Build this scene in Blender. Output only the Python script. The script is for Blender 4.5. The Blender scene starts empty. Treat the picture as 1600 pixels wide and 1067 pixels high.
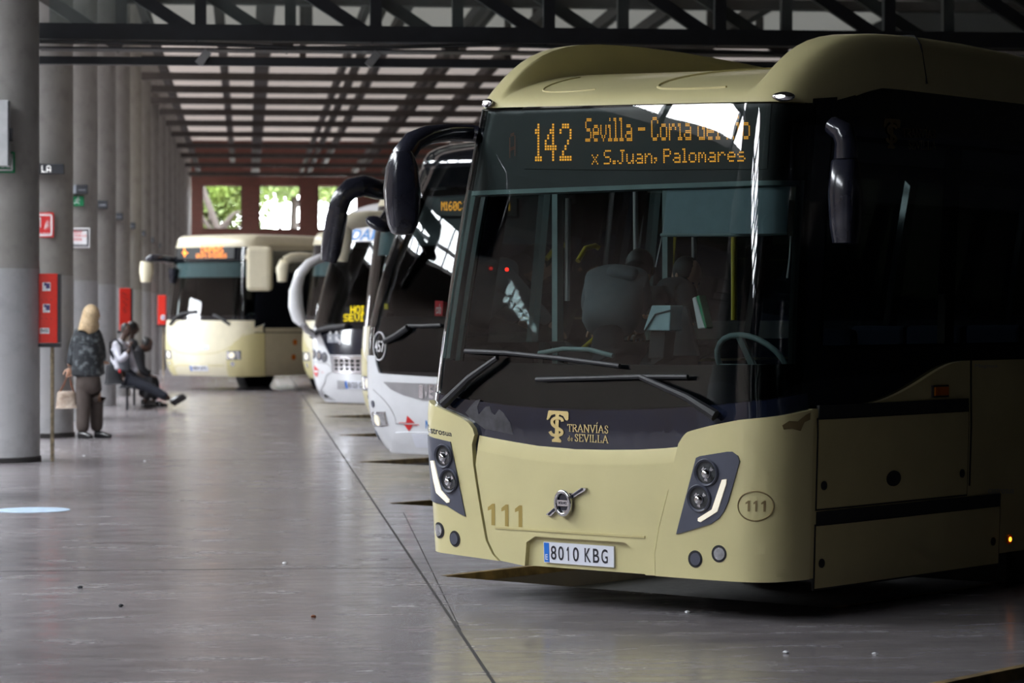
import bpy, bmesh, math, random
from mathutils import Vector, Matrix
random.seed(7)
R2 = 2 ** .5
col = bpy.context.scene.collection
scn = bpy.context.scene

# ------------------------------------------------------------------ camera model (1600 x 1067 frame)
F = 4300.0; CAMZ = 1.6; HOR = 486.0
YAW = math.atan(415 / F)
FW = Vector((math.sin(YAW), math.cos(YAW), 0)); RT = Vector((math.cos(YAW), -math.sin(YAW), 0)); UP = Vector((0, 0, 1))
CP = Vector((0, 0, CAMZ))
def proj(p):
    v = p - CP; d = v.dot(FW)
    return 800 + F * v.dot(RT) / d, HOR - F * v.z / d
def at(px, py, d):
    return CP + FW * d + RT * ((px - 800) * d / F) + UP * ((HOR - py) * d / F)
def gnd(px, py, z=0.0):
    return at(px, py, F * (CAMZ - z) / (py - HOR))

cam = bpy.data.cameras.new('camera'); co = bpy.data.objects.new('camera', cam); col.objects.link(co)
co.location = CP; co.rotation_euler = (math.pi / 2, 0, -YAW)
cam.sensor_width = 36; cam.lens = F / 1600 * 36; cam.shift_y = -(533.5 - HOR) / 1600
cam.clip_end = 800; cam.dof.use_dof = True; cam.dof.focus_distance = 14.8; cam.dof.aperture_fstop = 4.0
scn.camera = co

# ------------------------------------------------------------------ materials
MAT = {}
def mat(name, c, rough=.5, metal=0., var=.12, scale=6., bump=0., bscale=40., coat=0., spec=.5, emit=None, es=0.):
    m = bpy.data.materials.new(name); m.use_nodes = True; nt = m.node_tree; b = nt.nodes['Principled BSDF']
    b.inputs['Roughness'].default_value = rough; b.inputs['Metallic'].default_value = metal
    b.inputs['Coat Weight'].default_value = coat; b.inputs['Coat Roughness'].default_value = .06
    b.inputs['Specular IOR Level'].default_value = spec
    tc = nt.nodes.new('ShaderNodeTexCoord'); nz = nt.nodes.new('ShaderNodeTexNoise')
    nz.inputs['Scale'].default_value = scale; nz.inputs['Detail'].default_value = 5
    nt.links.new(tc.outputs['Object'], nz.inputs['Vector'])
    rp = nt.nodes.new('ShaderNodeValToRGB')
    rp.color_ramp.elements[0].color = tuple(x * (1 - var) for x in c) + (1,)
    rp.color_ramp.elements[1].color = tuple(min(1, x * (1 + var)) for x in c) + (1,)
    rp.color_ramp.elements[0].position = .3; rp.color_ramp.elements[1].position = .7
    nt.links.new(nz.outputs['Fac'], rp.inputs['Fac']); nt.links.new(rp.outputs['Color'], b.inputs['Base Color'])
    if bump:
        n2 = nt.nodes.new('ShaderNodeTexNoise'); n2.inputs['Scale'].default_value = bscale
        nt.links.new(tc.outputs['Object'], n2.inputs['Vector'])
        bp = nt.nodes.new('ShaderNodeBump'); bp.inputs['Strength'].default_value = bump; bp.inputs['Distance'].default_value = .01
        nt.links.new(n2.outputs['Fac'], bp.inputs['Height']); nt.links.new(bp.outputs['Normal'], b.inputs['Normal'])
    if emit:
        b.inputs['Emission Color'].default_value = emit + (1,); b.inputs['Emission Strength'].default_value = es
    MAT[name] = m; return m
def glass(name, tint, ior=1.5, boost=1.0, rough=0.0):
    m = bpy.data.materials.new(name); m.use_nodes = True; nt = m.node_tree; nt.nodes.clear()
    o = nt.nodes.new('ShaderNodeOutputMaterial'); t = nt.nodes.new('ShaderNodeBsdfTransparent'); g = nt.nodes.new('ShaderNodeBsdfGlossy')
    t.inputs['Color'].default_value = tint + (1,); g.inputs['Roughness'].default_value = rough
    fr = nt.nodes.new('ShaderNodeFresnel'); fr.inputs['IOR'].default_value = ior
    mu = nt.nodes.new('ShaderNodeMath'); mu.operation = 'MULTIPLY'; mu.inputs[1].default_value = boost; mu.use_clamp = True
    mx = nt.nodes.new('ShaderNodeMixShader')
    nt.links.new(fr.outputs[0], mu.inputs[0]); nt.links.new(mu.outputs[0], mx.inputs[0])
    nt.links.new(t.outputs[0], mx.inputs[1]); nt.links.new(g.outputs[0], mx.inputs[2]); nt.links.new(mx.outputs[0], o.inputs[0])
    MAT[name] = m; return m

mat('cream_paint', (.60, .54, .285), .34, var=.05, scale=3, coat=.35)
mat('cream_side', (.56, .49, .24), .4, var=.07, scale=3, coat=.2)
mat('gold_print', (.36, .26, .07), .5, var=.05)
mat('gold_logo', (.62, .47, .20), .45, var=.04)
mat('brown_print', (.22, .16, .07), .5, var=.05)
mat('black_gloss', (.006, .007, .010), .07, var=.3, coat=.6)
mat('navy_gloss', (.008, .011, .024), .09, var=.25, coat=.6)
mat('black_plastic', (.010, .010, .013), .55, var=.3, bump=.15, bscale=120)
mat('mirror_plastic', (.014, .015, .024), .2, var=.3, coat=.3)
mat('rubber', (.01, .01, .01), .7, var=.3)
mat('grey_plastic', (.075, .08, .11), .4, var=.08)
mat('led_lens', (.92, .86, .70), .3, var=.02, emit=(1, .9, .72), es=.35)
mat('lamp_glass', (.75, .77, .8), .08, metal=.85, var=.25, scale=30)
mat('chrome', (.75, .75, .78), .12, metal=1., var=.05)
mat('steel', (.45, .45, .46), .35, metal=.8, var=.1)
mat('plate_white', (.72, .74, .82), .35, var=.03)
mat('plate_black', (.02, .02, .03), .45)
mat('plate_blue', (.02, .16, .62), .35, var=.05)
mat('led_board', (.012, .013, .014), .5, var=.2)
mat('led_amber', (.3, .12, .01), .5, emit=(1., .43, .035), es=1.25)
mat('led_yellow', (.3, .2, .01), .5, emit=(1., .68, .0), es=2.6)
mat('led_orange', (.3, .1, .01), .5, emit=(1., .26, .02), es=2.8)
mat('led_dim', (.10, .02, .005), .5, emit=(.8, .2, .02), es=.12)
mat('led_white', (.5, .5, .5), .5, emit=(1., 1., 1.), es=1.6)
mat('amber_lens', (.5, .13, .01), .2, var=.1)
mat('amber_lit', (.8, .2, .02), .2, emit=(1., .28, .02), es=4.)
mat('red_lit', (.6, .01, .01), .2, emit=(1., .02, .01), es=3.)
mat('cyan_lit', (.8, .85, .9), .2, emit=(1., .98, .95), es=2.2)
mat('white_paint', (.74, .75, .78), .25, var=.03, coat=.4)
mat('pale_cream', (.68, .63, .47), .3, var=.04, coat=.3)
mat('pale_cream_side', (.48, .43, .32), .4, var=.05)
mat('red_print', (.62, .02, .02), .4, var=.05)
mat('blue_print', (.03, .20, .55), .4, var=.05)
mat('silver_grille', (.40, .40, .42), .35, metal=.5, var=.1)
mat('dark_void', (.012, .012, .012), .8)
mat('interior_grey', (.05, .055, .06), .7)
mat('interior_trim', (.20, .27, .27), .5)
mat('blind_cloth', (.22, .30, .33), .8, var=.06, scale=12)
mat('yellow_rail', (.55, .42, .02), .35)
mat('pale_teal', (.38, .52, .56), .5)
mat('green_plastic', (.03, .30, .14), .5)
mat('seat_cloth', (.03, .04, .08), .9)
mat('red_box', (.68, .025, .012), .35, var=.06, coat=.2)
mat('sticker_white', (.75, .75, .78), .5, var=.3, scale=60)
mat('sticker_ink', (.06, .04, .16), .5)
mat('rust_pole', (.26, .20, .12), .7, var=.5, scale=25)
mat('sign_red', (.60, .02, .02), .45)
mat('sign_green', (.0, .22, .08), .45)
mat('sign_white', (.78, .78, .80), .5, var=.03)
mat('sign_dark', (.02, .022, .028), .5)
mat('sign_grey', (.30, .32, .36), .5)
mat('box_grey', (.42, .43, .44), .5)
mat('dark_steel', (.013, .014, .018), .45, var=.3)
mat('wall_brown', (.13, .10, .085), .8, var=.15, scale=2)
mat('beam_brown', (.05, .04, .036), .7, var=.2)
mat('cable_grey', (.06, .06, .06), .25, metal=.6)
mat('yellow_edge', (.15, .10, .04), .7, var=.6, scale=9)
mat('asphalt', (.03, .029, .028), .8, var=.3, scale=14, bump=.3)
mat('joint', (.035, .032, .032), .8)
mat('skin_light', (.50, .29, .20), .5); mat('skin_dark', (.055, .026, .017), .45)
mat('hair_blond', (.50, .37, .22), .6, var=.35, scale=60); mat('hair_black', (.008, .007, .007), .6)
mat('trouser_brown', (.075, .058, .052), .85); mat('cloth_black', (.009, .009, .012), .85)
mat('cloth_navy', (.012, .014, .024), .85); mat('shirt_pale', (.50, .50, .56), .8); mat('cloth_grey', (.13, .14, .16), .9)
mat('shoe_black', (.012, .012, .014), .25, coat=.3); mat('leather_brown', (.16, .05, .02), .5)
mat('trunk', (.018, .013, .010), .9); mat('leaf', (.075, .115, .018), .6, var=.5, scale=.6)
mat('ground_out', (.42, .40, .36), .9)
mat('floor_sticker', (.45, .58, .72), .4, var=.2, scale=10)
mat('can_red', (.65, .01, .02), .35)
glass('windscreen', (.60, .68, .67), 1.5, 1.2)
glass('door_glass', (.45, .52, .52), 1.45, .25)
glass('tinted', (.10, .12, .12), 1.45, 1.0)
glass('screen_glass', (.62, .70, .70), 1.45, .5, .02)
_n = MAT['screen_glass'].node_tree; _o = _n.nodes['Material Output']; _m = _o.inputs[0].links[0].from_node
_d = _n.nodes.new('ShaderNodeBsdfDiffuse'); _d.inputs[0].default_value = (.42, .50, .50, 1); _t = _n.nodes.new('ShaderNodeMixShader'); _t.inputs[0].default_value = .16   # pale diffuse mix paints a hazy sky reflection onto the panes
_n.links.new(_m.outputs[0], _t.inputs[1]); _n.links.new(_d.outputs[0], _t.inputs[2]); _n.links.new(_t.outputs[0], _o.inputs[0])

def mottled(name, c0, c1, c2, rough, rv, big, small, bump, patt=None):
    m = bpy.data.materials.new(name); m.use_nodes = True; nt = m.node_tree; b = nt.nodes['Principled BSDF']
    tc = nt.nodes.new('ShaderNodeTexCoord'); mp = nt.nodes.new('ShaderNodeMapping')
    if patt: mp.inputs['Scale'].default_value = patt
    nt.links.new(tc.outputs['Object'], mp.inputs['Vector'])
    def noise(s, d=6):
        n = nt.nodes.new('ShaderNodeTexNoise'); n.inputs['Scale'].default_value = s; n.inputs['Detail'].default_value = d
        n.inputs['Roughness'].default_value = .62; nt.links.new(mp.outputs[0], n.inputs['Vector']); return n
    n1 = noise(big); n2 = noise(small)
    r1 = nt.nodes.new('ShaderNodeValToRGB'); r1.color_ramp.elements[0].color = c0 + (1,); r1.color_ramp.elements[1].color = c1 + (1,)
    r1.color_ramp.elements[0].position = .32; r1.color_ramp.elements[1].position = .68
    nt.links.new(n1.outputs['Fac'], r1.inputs['Fac'])
    mx = nt.nodes.new('ShaderNodeMixRGB'); mx.inputs['Color2'].default_value = c2 + (1,)
    r2 = nt.nodes.new('ShaderNodeValToRGB'); r2.color_ramp.elements[0].position = .5; r2.color_ramp.elements[1].position = .75
    r2.color_ramp.elements[1].color = (.6, .6, .6, 1)
    nt.links.new(n2.outputs['Fac'], r2.inputs['Fac']); nt.links.new(r2.outputs[0], mx.inputs['Fac'])
    nt.links.new(r1.outputs[0], mx.inputs['Color1']); nt.links.new(mx.outputs[0], b.inputs['Base Color'])
    mr = nt.nodes.new('ShaderNodeMapRange'); mr.inputs['To Min'].default_value = rough - rv; mr.inputs['To Max'].default_value = rough + rv
    mr.inputs['From Min'].default_value = .3; mr.inputs['From Max'].default_value = .7
    nt.links.new(n2.outputs['Fac'], mr.inputs['Value']); nt.links.new(mr.outputs[0], b.inputs['Roughness'])
    bp = nt.nodes.new('ShaderNodeBump'); bp.inputs['Strength'].default_value = bump; bp.inputs['Distance'].default_value = .02
    nt.links.new(n2.outputs['Fac'], bp.inputs['Height']); nt.links.new(bp.outputs[0], b.inputs['Normal'])
    MAT[name] = m; return m
mottled('polished_floor', (.155, .138, .145), (.225, .205, .212), (.30, .285, .295), .22, .08, .45, 2.6, .03, (.6, 1.5, 1))
mottled('column_concrete', (.30, .285, .265), (.40, .385, .365), (.24, .23, .22), .8, .1, .6, 5, .12)
mottled('column_paint', (.40, .40, .41), (.52, .52, .53), (.30, .30, .31), .55, .1, .8, 4, .05)
mottled('ceiling_boards', (.66, .58, .50), (.74, .66, .58), (.55, .47, .40), .8, .1, .4, 3, .05)
mottled('floral_cloth', (.012, .014, .018), (.03, .035, .042), (.36, .40, .42), .8, .05, 3, 14, .05)
mottled('floral_bag', (.22, .15, .11), (.55, .46, .38), (.06, .025, .02), .7, .05, 9, 16, .05)
def brick_mat():
    m = bpy.data.materials.new('brick'); m.use_nodes = True; nt = m.node_tree; b = nt.nodes['Principled BSDF']
    tc = nt.nodes.new('ShaderNodeTexCoord'); mp = nt.nodes.new('ShaderNodeMapping'); mp.inputs['Rotation'].default_value = (math.pi / 2, 0, 0)
    br = nt.nodes.new('ShaderNodeTexBrick'); br.inputs['Color1'].default_value = (.20, .065, .048, 1); br.inputs['Color2'].default_value = (.155, .052, .04, 1)
    br.inputs['Mortar'].default_value = (.17, .12, .10, 1); br.inputs['Scale'].default_value = 1; br.inputs['Brick Width'].default_value = .26
    br.inputs['Row Height'].default_value = .07; br.inputs['Mortar Size'].default_value = .008
    nt.links.new(tc.outputs['Object'], mp.inputs[0]); nt.links.new(mp.outputs[0], br.inputs['Vector'])
    nt.links.new(br.outputs['Color'], b.inputs['Base Color']); b.inputs['Roughness'].default_value = .9
    MAT['brick'] = m
brick_mat()
def roof_sheet():
    m = bpy.data.materials.new('roof_sheet'); m.use_nodes = True; nt = m.node_tree; nt.nodes.clear()
    o = nt.nodes.new('ShaderNodeOutputMaterial'); d = nt.nodes.new('ShaderNodeBsdfDiffuse'); t = nt.nodes.new('ShaderNodeBsdfTranslucent'); a = nt.nodes.new('ShaderNodeAddShader')
    nz = nt.nodes.new('ShaderNodeTexNoise'); nz.inputs['Scale'].default_value = .3; rp = nt.nodes.new('ShaderNodeValToRGB')
    rp.color_ramp.elements[0].color = (.008, .0068, .0061, 1); rp.color_ramp.elements[1].color = (.016, .0138, .0124, 1); d.inputs[0].default_value = (.6, .52, .46, 1)
    nt.links.new(nz.outputs['Fac'], rp.inputs[0]); nt.links.new(rp.outputs[0], t.inputs[0]); nt.links.new(d.outputs[0], a.inputs[0]); nt.links.new(t.outputs[0], a.inputs[1]); nt.links.new(a.outputs[0], o.inputs[0]); MAT['roof_sheet'] = m
roof_sheet()
mat('dark_boards', (.05, .045, .042), .85, var=.2, scale=1)

# ------------------------------------------------------------------ mesh helpers
def mkobj(name, verts, faces, m, parent=None, smooth=None):
    me = bpy.data.meshes.new(name); me.from_pydata([tuple(v) for v in verts], [], faces); me.update()
    bm = bmesh.new(); bm.from_mesh(me); bmesh.ops.recalc_face_normals(bm, faces=bm.faces); bm.to_mesh(me); bm.free()
    me.materials.append(MAT[m] if isinstance(m, str) else m)
    o = bpy.data.objects.new(name, me); col.objects.link(o)
    if parent: o.parent = parent
    if smooth is not None:
        me.polygons.foreach_set('use_smooth', [True] * len(me.polygons))
        me.set_sharp_from_angle(angle=math.radians(smooth))
    return o
class MB:
    def __init__(s): s.v = []; s.f = []
    def add(s, v, f):
        n = len(s.v); s.v += [Vector(p) for p in v]; s.f += [tuple(i + n for i in q) for q in f]; return s
    def box(s, c, d, M=None):
        c = Vector(c); x, y, z = d[0] / 2, d[1] / 2, d[2] / 2
        pts = [Vector((i * x, j * y, k * z)) for i in (-1, 1) for j in (-1, 1) for k in (-1, 1)]
        if M: pts = [M @ p for p in pts]
        return s.add([p + c for p in pts], [(0, 1, 3, 2), (4, 6, 7, 5), (0, 4, 5, 1), (2, 3, 7, 6), (0, 2, 6, 4), (1, 5, 7, 3)])
    def span(s, a, b):
        a = Vector(a); b = Vector(b); return s.box((a + b) / 2, [abs(b[i] - a[i]) for i in range(3)])
    def tube(s, path, r, n=10, cap=True, flat=1.0):
        path = [Vector(p) for p in path]; N = len(path); rs = r if isinstance(r, (list, tuple)) else [r] * N
        rings = []; prev = None
        for i, p in enumerate(path):
            d = (path[min(i + 1, N - 1)] - path[max(i - 1, 0)]).normalized()
            if prev is None:
                a = Vector((0, 0, 1)) if abs(d.z) < .9 else Vector((1, 0, 0)); x = d.cross(a).normalized()
            else: x = (prev - d * prev.dot(d)).normalized()
            prev = x; y = d.cross(x)
            rings.append([p + x * (rs[i] * flat * math.cos(2 * math.pi * k / n)) + y * (rs[i] * math.sin(2 * math.pi * k / n)) for k in range(n)])
        v = [q for rg in rings for q in rg]; f = []
        for i in range(N - 1):
            for k in range(n):
                k2 = (k + 1) % n; f.append((i * n + k, i * n + k2, (i + 1) * n + k2, (i + 1) * n + k))
        if cap: f.append(tuple(range(n))[::-1]); f.append(tuple((N - 1) * n + k for k in range(n)))
        return s.add(v, f)
    def bar(s, a, b, w, h):
        a = Vector(a); b = Vector(b); d = (b - a).normalized(); u = Vector((0, 0, 1)) if abs(d.z) < .95 else Vector((0, 1, 0))
        x = d.cross(u).normalized() * (w / 2); y = x.cross(d).normalized() * (h / 2)
        v = [p + x * i + y * j for p in (a, b) for i, j in ((-1, -1), (1, -1), (1, 1), (-1, 1))]
        return s.add(v, [(0, 1, 2, 3), (4, 7, 6, 5), (0, 4, 5, 1), (1, 5, 6, 2), (2, 6, 7, 3), (3, 7, 4, 0)])
    def lathe(s, prof, n=24, M=None, close=True):
        v = []; f = []
        for r, z in prof:
            for k in range(n): v.append(Vector((r * math.cos(2 * math.pi * k / n), r * math.sin(2 * math.pi * k / n), z)))
        for i in range(len(prof) - 1):
            for k in range(n):
                k2 = (k + 1) % n; f.append((i * n + k, i * n + k2, (i + 1) * n + k2, (i + 1) * n + k))
        if close: f.append(tuple(range(n))[::-1]); f.append(tuple((len(prof) - 1) * n + k for k in range(n)))
        if M: v = [M @ p for p in v]
        return s.add(v, f)
    def ball(s, c, r, M=None, n=12, m=8):
        r = (r, r, r) if not isinstance(r, (tuple, list)) else r
        v = []; f = []
        for i in range(m + 1):
            a = math.pi * i / m
            for k in range(n):
                b = 2 * math.pi * k / n
                p = Vector((r[0] * math.sin(a) * math.cos(b), r[1] * math.sin(a) * math.sin(b), r[2] * math.cos(a)))
                v.append((M @ p if M else p) + Vector(c))
        for i in range(m):
            for k in range(n):
                k2 = (k + 1) % n; f.append((i * n + k, (i + 1) * n + k, (i + 1) * n + k2, i * n + k2))
        return s.add(v, f)
    def prism(s, pts, axis_vec):
        n = len(pts); a = Vector(axis_vec); v = [Vector(p) for p in pts]
        return s.add(v + [p + a for p in v], [tuple(range(n)), tuple(range(2 * n - 1, n - 1, -1))] + [(i, (i + 1) % n, (i + 1) % n + n, i + n) for i in range(n)])
    def build(s, name, m, parent=None, smooth=None, bevel=0.):
        if parent is not None and isinstance(parent, tuple): parent = parent[0]
        o = mkobj(name, s.v, s.f, m, parent, smooth)
        if bevel:
            md = o.modifiers.new('bevel', 'BEVEL'); md.width = bevel; md.segments = 2; md.limit_method = 'ANGLE'
        return o
def empty(name, loc=(0, 0, 0), rz=0.):
    o = bpy.data.objects.new(name, None); col.objects.link(o); o.location = loc; o.rotation_euler = (0, 0, rz); o.empty_display_size = .2; return o
def tag(o, label=None, cat=None, group=None, kind=None):
    for k, v in (('label', label), ('category', cat), ('group', group), ('kind', kind)):
        if v: o[k] = v
    return o
def chaikin(p, n=2, closed=True):
    p = [Vector((a[0], a[1])) for a in p]
    for _ in range(n):
        q = []; N = len(p)
        for i in range(N if closed else N - 1):
            a, b = p[i], p[(i + 1) % N]; q += [a * .75 + b * .25, a * .25 + b * .75]
        if not closed: q = [p[0]] + q + [p[-1]]
        p = q
    return p
ONE = ([(.50, 0), (1, 0), (1, 1), (.62, 1), (0, .82), (0, .66), (.50, .74)], [(0, 1, 2, 6), (6, 2, 3), (6, 3, 4, 5)])
def text2d(s, bold=0., extrude=0.):
    if s == '1': return ONE
    c = bpy.data.curves.new('t', 'FONT'); c.body = s; c.size = 1; c.offset = bold
    o = bpy.data.objects.new('t', c); col.objects.link(o)
    me = o.to_mesh(); v = [(p.co.x, p.co.y) for p in me.vertices]; f = [tuple(q.vertices) for q in me.polygons]
    o.to_mesh_clear(); bpy.data.objects.remove(o); bpy.data.curves.remove(c)
    if not v: return v, f
    x0 = min(p[0] for p in v); x1 = max(p[0] for p in v)
    y0 = min(p[1] for p in v); y1 = max(p[1] for p in v)
    return [((p[0] - x0) / (x1 - x0), (p[1] - y0) / (y1 - y0)) for p in v], f
def arrow_logo():
    # two opposed red triangles with a bar through them, unit box
    v = [(.40, 1.0), (.76, .57), (.36, .57), (0, .57), (.76, .57), (.76, .53), (0, .53), (.24, .44), (1, .44), (1, .40), (.24, .40), (.28, .42), (.70, .42), (.50, .0)]
    return v, [(0, 2, 1), (6, 5, 4, 3), (10, 9, 8, 7), (11, 13, 12)]

FONT = {'A': '7E1111117E', 'B': '7F49494936', 'C': '3E41414122', 'D': '7F4141221C', 'E': '7F49494941', 'F': '7F09090901', 'G': '3E4149497A', 'H': '7F0808087F',
 'I': '00417F4100', 'J': '2040413F01', 'L': '7F40404040', 'M': '7F020C027F', 'N': '7F0408107F', 'O': '3E4141413E', 'P': '7F09090906', 'R': '7F09192946',
 'S': '4649494931', 'T': '01017F0101', 'U': '3F4040403F', 'V': '1F2040201F', 'a': '2054545478', 'c': '3844444420', 'd': '384444487F', 'e': '3854545418',
 'i': '00447D4000', 'l': '00417F4000', 'm': '7C04180478', 'n': '7C08040478', 'o': '3844444438', 'r': '7C08040408', 's': '4854545420', 'u': '3C4040207C',
 'v': '1C2040201C', 'x': '4428102844', '-': '0808080808', '.': '0060600000', ',': '0050300000', '0': '3E5149453E', '1': '00427F4000', '2': '4261514946',
 '4': '1814127F10', '5': '2745454539', '6': '3C4A494930', '7': '0171090503', ' ': '0000000000'}
def led_cells(s, dup=1, rows=7):
    cells = []; x = 0
    for ch in s:
        h = FONT[ch]; cols = [int(h[i:i + 2], 16) for i in range(0, 10, 2)]
        if ch == ' ': x += 3; continue
        while cols and cols[0] == 0: cols.pop(0)
        while cols and cols[-1] == 0: cols.pop()
        for c in cols:
            for r in range(7):
                if c >> r & 1:
                    for k in range(dup): cells.append((x, r * dup + k))
            x += 1
        x += 1
    return cells, x - 1, 7 * dup

# ------------------------------------------------------------------ bus surface
class Bus:
    def __init__(s, name, label, P0, rot, ctrl, z_r, rake, ztop, tp, tuck, zlow, group=None, pw=1.4, kl=1.):
        s.pw = pw; s.kl = kl
        s.root = empty(name, P0, rot); tag(s.root, label, 'bus', group)
        s.P0 = Vector(P0); s.M = Matrix.Translation(s.P0) @ Matrix.Rotation(rot, 4, 'Z'); s.Mi = s.M.inverted()
        s.z_r, s.rk, s.zt, s.tp, s.tuck, s.zl = z_r, rake, ztop, tp, tuck, zlow
        c = [(-ctrl[1][0], ctrl[1][1])] + list(ctrl) + [(ctrl[-1][0], ctrl[-1][1] + 1)]
        D = []
        for i in range(1, len(c) - 2):
            p0, p1, p2, p3 = [Vector(q) for q in c[i - 1:i + 3]]
            for k in range(14):
                t = k / 14; D.append(.5 * (2 * p1 + (p2 - p0) * t + (2 * p0 - 5 * p1 + 4 * p2 - p3) * t * t + (3 * p1 - p0 - 3 * p2 + p3) * t ** 3))
        D.append(Vector(ctrl[-1])); L = [0.]
        for a, b in zip(D, D[1:]): L.append(L[-1] + (b - a).length)
        s.D, s.L = D, L; s.te = L[-1]
    def plan(s, t):
        g = -1 if t < 0 else 1; a = abs(t)
        q_ = g if g > 0 else -s.kl
        if a >= s.te: return q_ * s.D[-1].x, s.D[-1].y + a - s.te
        lo, hi = 0, len(s.L) - 1
        while hi - lo > 1:
            m = (lo + hi) // 2
            if s.L[m] <= a: lo = m
            else: hi = m
        k = (a - s.L[lo]) / (s.L[hi] - s.L[lo]); p = s.D[lo].lerp(s.D[hi], k); return q_ * p.x, p.y
    def tb(s, b):   # t of the side point at depth b
        return s.te + b - s.D[-1].y
    def S0(s, t, z):
        u, b = s.plan(t); h = max(0, (z - s.z_r) / (s.zt - s.z_r)); lo = max(0, (s.z_r - z) / (s.z_r - s.zl))
        lq = lo if s.kl < 1 else lo ** 5
        return Vector((u * (1 - s.tp * h - s.tuck * lq), b + s.rk * h ** s.pw + (.03 if s.kl < 1 else .12) * lq, z))
    def S(s, t, z, w=0.):
        p = s.S0(t, z)
        if w:
            a = s.S0(t + .01, z) - s.S0(t - .01, z); c = s.S0(t, z + .01) - s.S0(t, z - .01)
            p = p + a.cross(c).normalized() * w
        return p
    def inv(s, px, py):
        best = None
        if not hasattr(s, 'grid'):
            s.grid = []
            T = [i * .06 for i in range(-44, 45)] + [2.7 + i * .2 for i in range(30)]
            for t in T:
                for j in range(12):
                    z = s.zl + (s.zt + .1 - s.zl) * j / 11
                    w = s.M @ s.S0(t, z); nrm = s.M.to_3x3() @ (s.S(t, z, 1.) - s.S0(t, z))
                    if nrm.dot(CP - w) > -.02: s.grid.append((t, z) + proj(w))
        g = min(s.grid, key=lambda q: (q[2] - px) ** 2 + (q[3] - py) ** 2); t, z = g[0], g[1]; e = .06; f = .1
        def D(t, z):
            x, y = proj(s.M @ s.S0(t, z)); return (x - px) ** 2 + (y - py) ** 2
        d = D(t, z)
        for _ in range(90):
            c = min(((D(t + i * e, z + j * f), t + i * e, z + j * f) for i in (-1, 0, 1) for j in (-1, 0, 1)))
            if c[0] < d: d, t, z = c
            else: e *= .55; f *= .55
            if e < 1e-4: break
        return (t, z)
    def tz(s, pts): return [s.inv(*p) for p in pts]
    def loc(s, px, py, b):   # point on the lengthwise plane at depth b behind the nose, in bus coordinates
        o = s.Mi @ CP; d = s.Mi.to_3x3() @ (FW + RT * ((px - 800) / F) + UP * ((HOR - py) / F)); k = (b - o.y) / d.y; return o + d * k
    def patch(s, name, poly, m, w=.006, back=0., parent=None, gt=.07, gz=.12, smooth=35, thick=True):
        bm = bmesh.new(); poly = [Vector((p[0], p[1])) for p in poly]
        f = bm.faces.new([bm.verts.new((p.x, p.y, 0)) for p in poly])
        bm.normal_update(); bmesh.ops.triangulate(bm, faces=[f])
        t0, t1 = min(p.x for p in poly), max(p.x for p in poly); z0, z1 = min(p.y for p in poly), max(p.y for p in poly)
        tm = s.te + .2
        cuts = [(k * gt, 0) for k in range(math.ceil(max(t0, -tm) / gt), math.floor(min(t1, tm) / gt) + 1)] + [(k * gz, 1) for k in range(math.ceil(z0 / gz), math.floor(z1 / gz) + 1)]
        for c, ax in cuts:
            bmesh.ops.bisect_plane(bm, geom=bm.verts[:] + bm.edges[:] + bm.faces[:], plane_co=(c, 0, 0) if ax == 0 else (0, c, 0), plane_no=(1, 0, 0) if ax == 0 else (0, 1, 0), dist=1e-5)
        bmesh.ops.remove_doubles(bm, verts=bm.verts, dist=1e-4)
        bm.faces.ensure_lookup_table()
        if sum(q.normal.z for q in bm.faces) < 0: bmesh.ops.reverse_faces(bm, faces=bm.faces)
        if thick:
            r = bmesh.ops.extrude_face_region(bm, geom=bm.faces[:])
            for v in r['geom']:
                if isinstance(v, bmesh.types.BMVert): v.co.z = 1
        for v in bm.verts:
            k = v.co.z if thick else 1
            v.co = s.S(v.co.x, v.co.y, w if k > .5 else back)
        me = bpy.data.meshes.new(name)
        if thick: bmesh.ops.recalc_face_normals(bm, faces=bm.faces)
        bm.to_mesh(me); bm.free(); me.materials.append(MAT[m])
        me.polygons.foreach_set('use_smooth', [True] * len(me.polygons)); me.set_sharp_from_angle(angle=math.radians(smooth))
        o = bpy.data.objects.new(name, me); col.objects.link(o); o.parent = parent or s.root; return o
    def flat(s, name, v2, f, box, m, w, parent=None):
        # v2 in the unit square mapped by the quad box = 4 (t,z): bottom-left, bottom-right, top-right, top-left
        a, b, c, d = [Vector(q) for q in box]; V = []
        for x, y in v2:
            p = (a * (1 - x) + b * x) * (1 - y) + (d * (1 - x) + c * x) * y; V.append(s.S(p.x, p.y, w))
        return mkobj(name, V, f, m, parent or s.root)
    def text(s, name, string, px_box, m, w, bold=0., parent=None):
        v, f = text2d(string, bold); return s.flat(name, v, f, s.tz(px_box), m, w, parent)
    def led(s, name, string, box, m, w, dup=1, fill=.62, parent=None):
        cells, W, Hh = led_cells(string, dup); v = []; f = []
        for x, r in cells:
            x0 = (x + .5 - fill / 2) / W; x1 = (x + .5 + fill / 2) / W; y0 = 1 - (r + .5 + fill / 2) / Hh; y1 = 1 - (r + .5 - fill / 2) / Hh
            n = len(v); v += [(x0, y0), (x1, y0), (x1, y1), (x0, y1)]; f.append((n, n + 1, n + 2, n + 3))
        return s.flat(name, v, f, box, m, w, parent)
    def ell(s, px, py, rx, ry, n=20, rot=0.):
        q = []
        for k in range(n):
            a = 2 * math.pi * k / n; x, y = rx * math.cos(a), ry * math.sin(a)
            q.append((px + x * math.cos(rot) - y * math.sin(rot), py + x * math.sin(rot) + y * math.cos(rot)))
        return s.tz(q)
    def disc(s, t, z, r, n=20): return [(t + r * math.cos(2 * math.pi * k / n), z + r * math.sin(2 * math.pi * k / n)) for k in range(n)]
    def line(s, pts, n=1):
        return pts
def mir(p): return [(-a[0], a[1]) for a in p][::-1]
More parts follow.
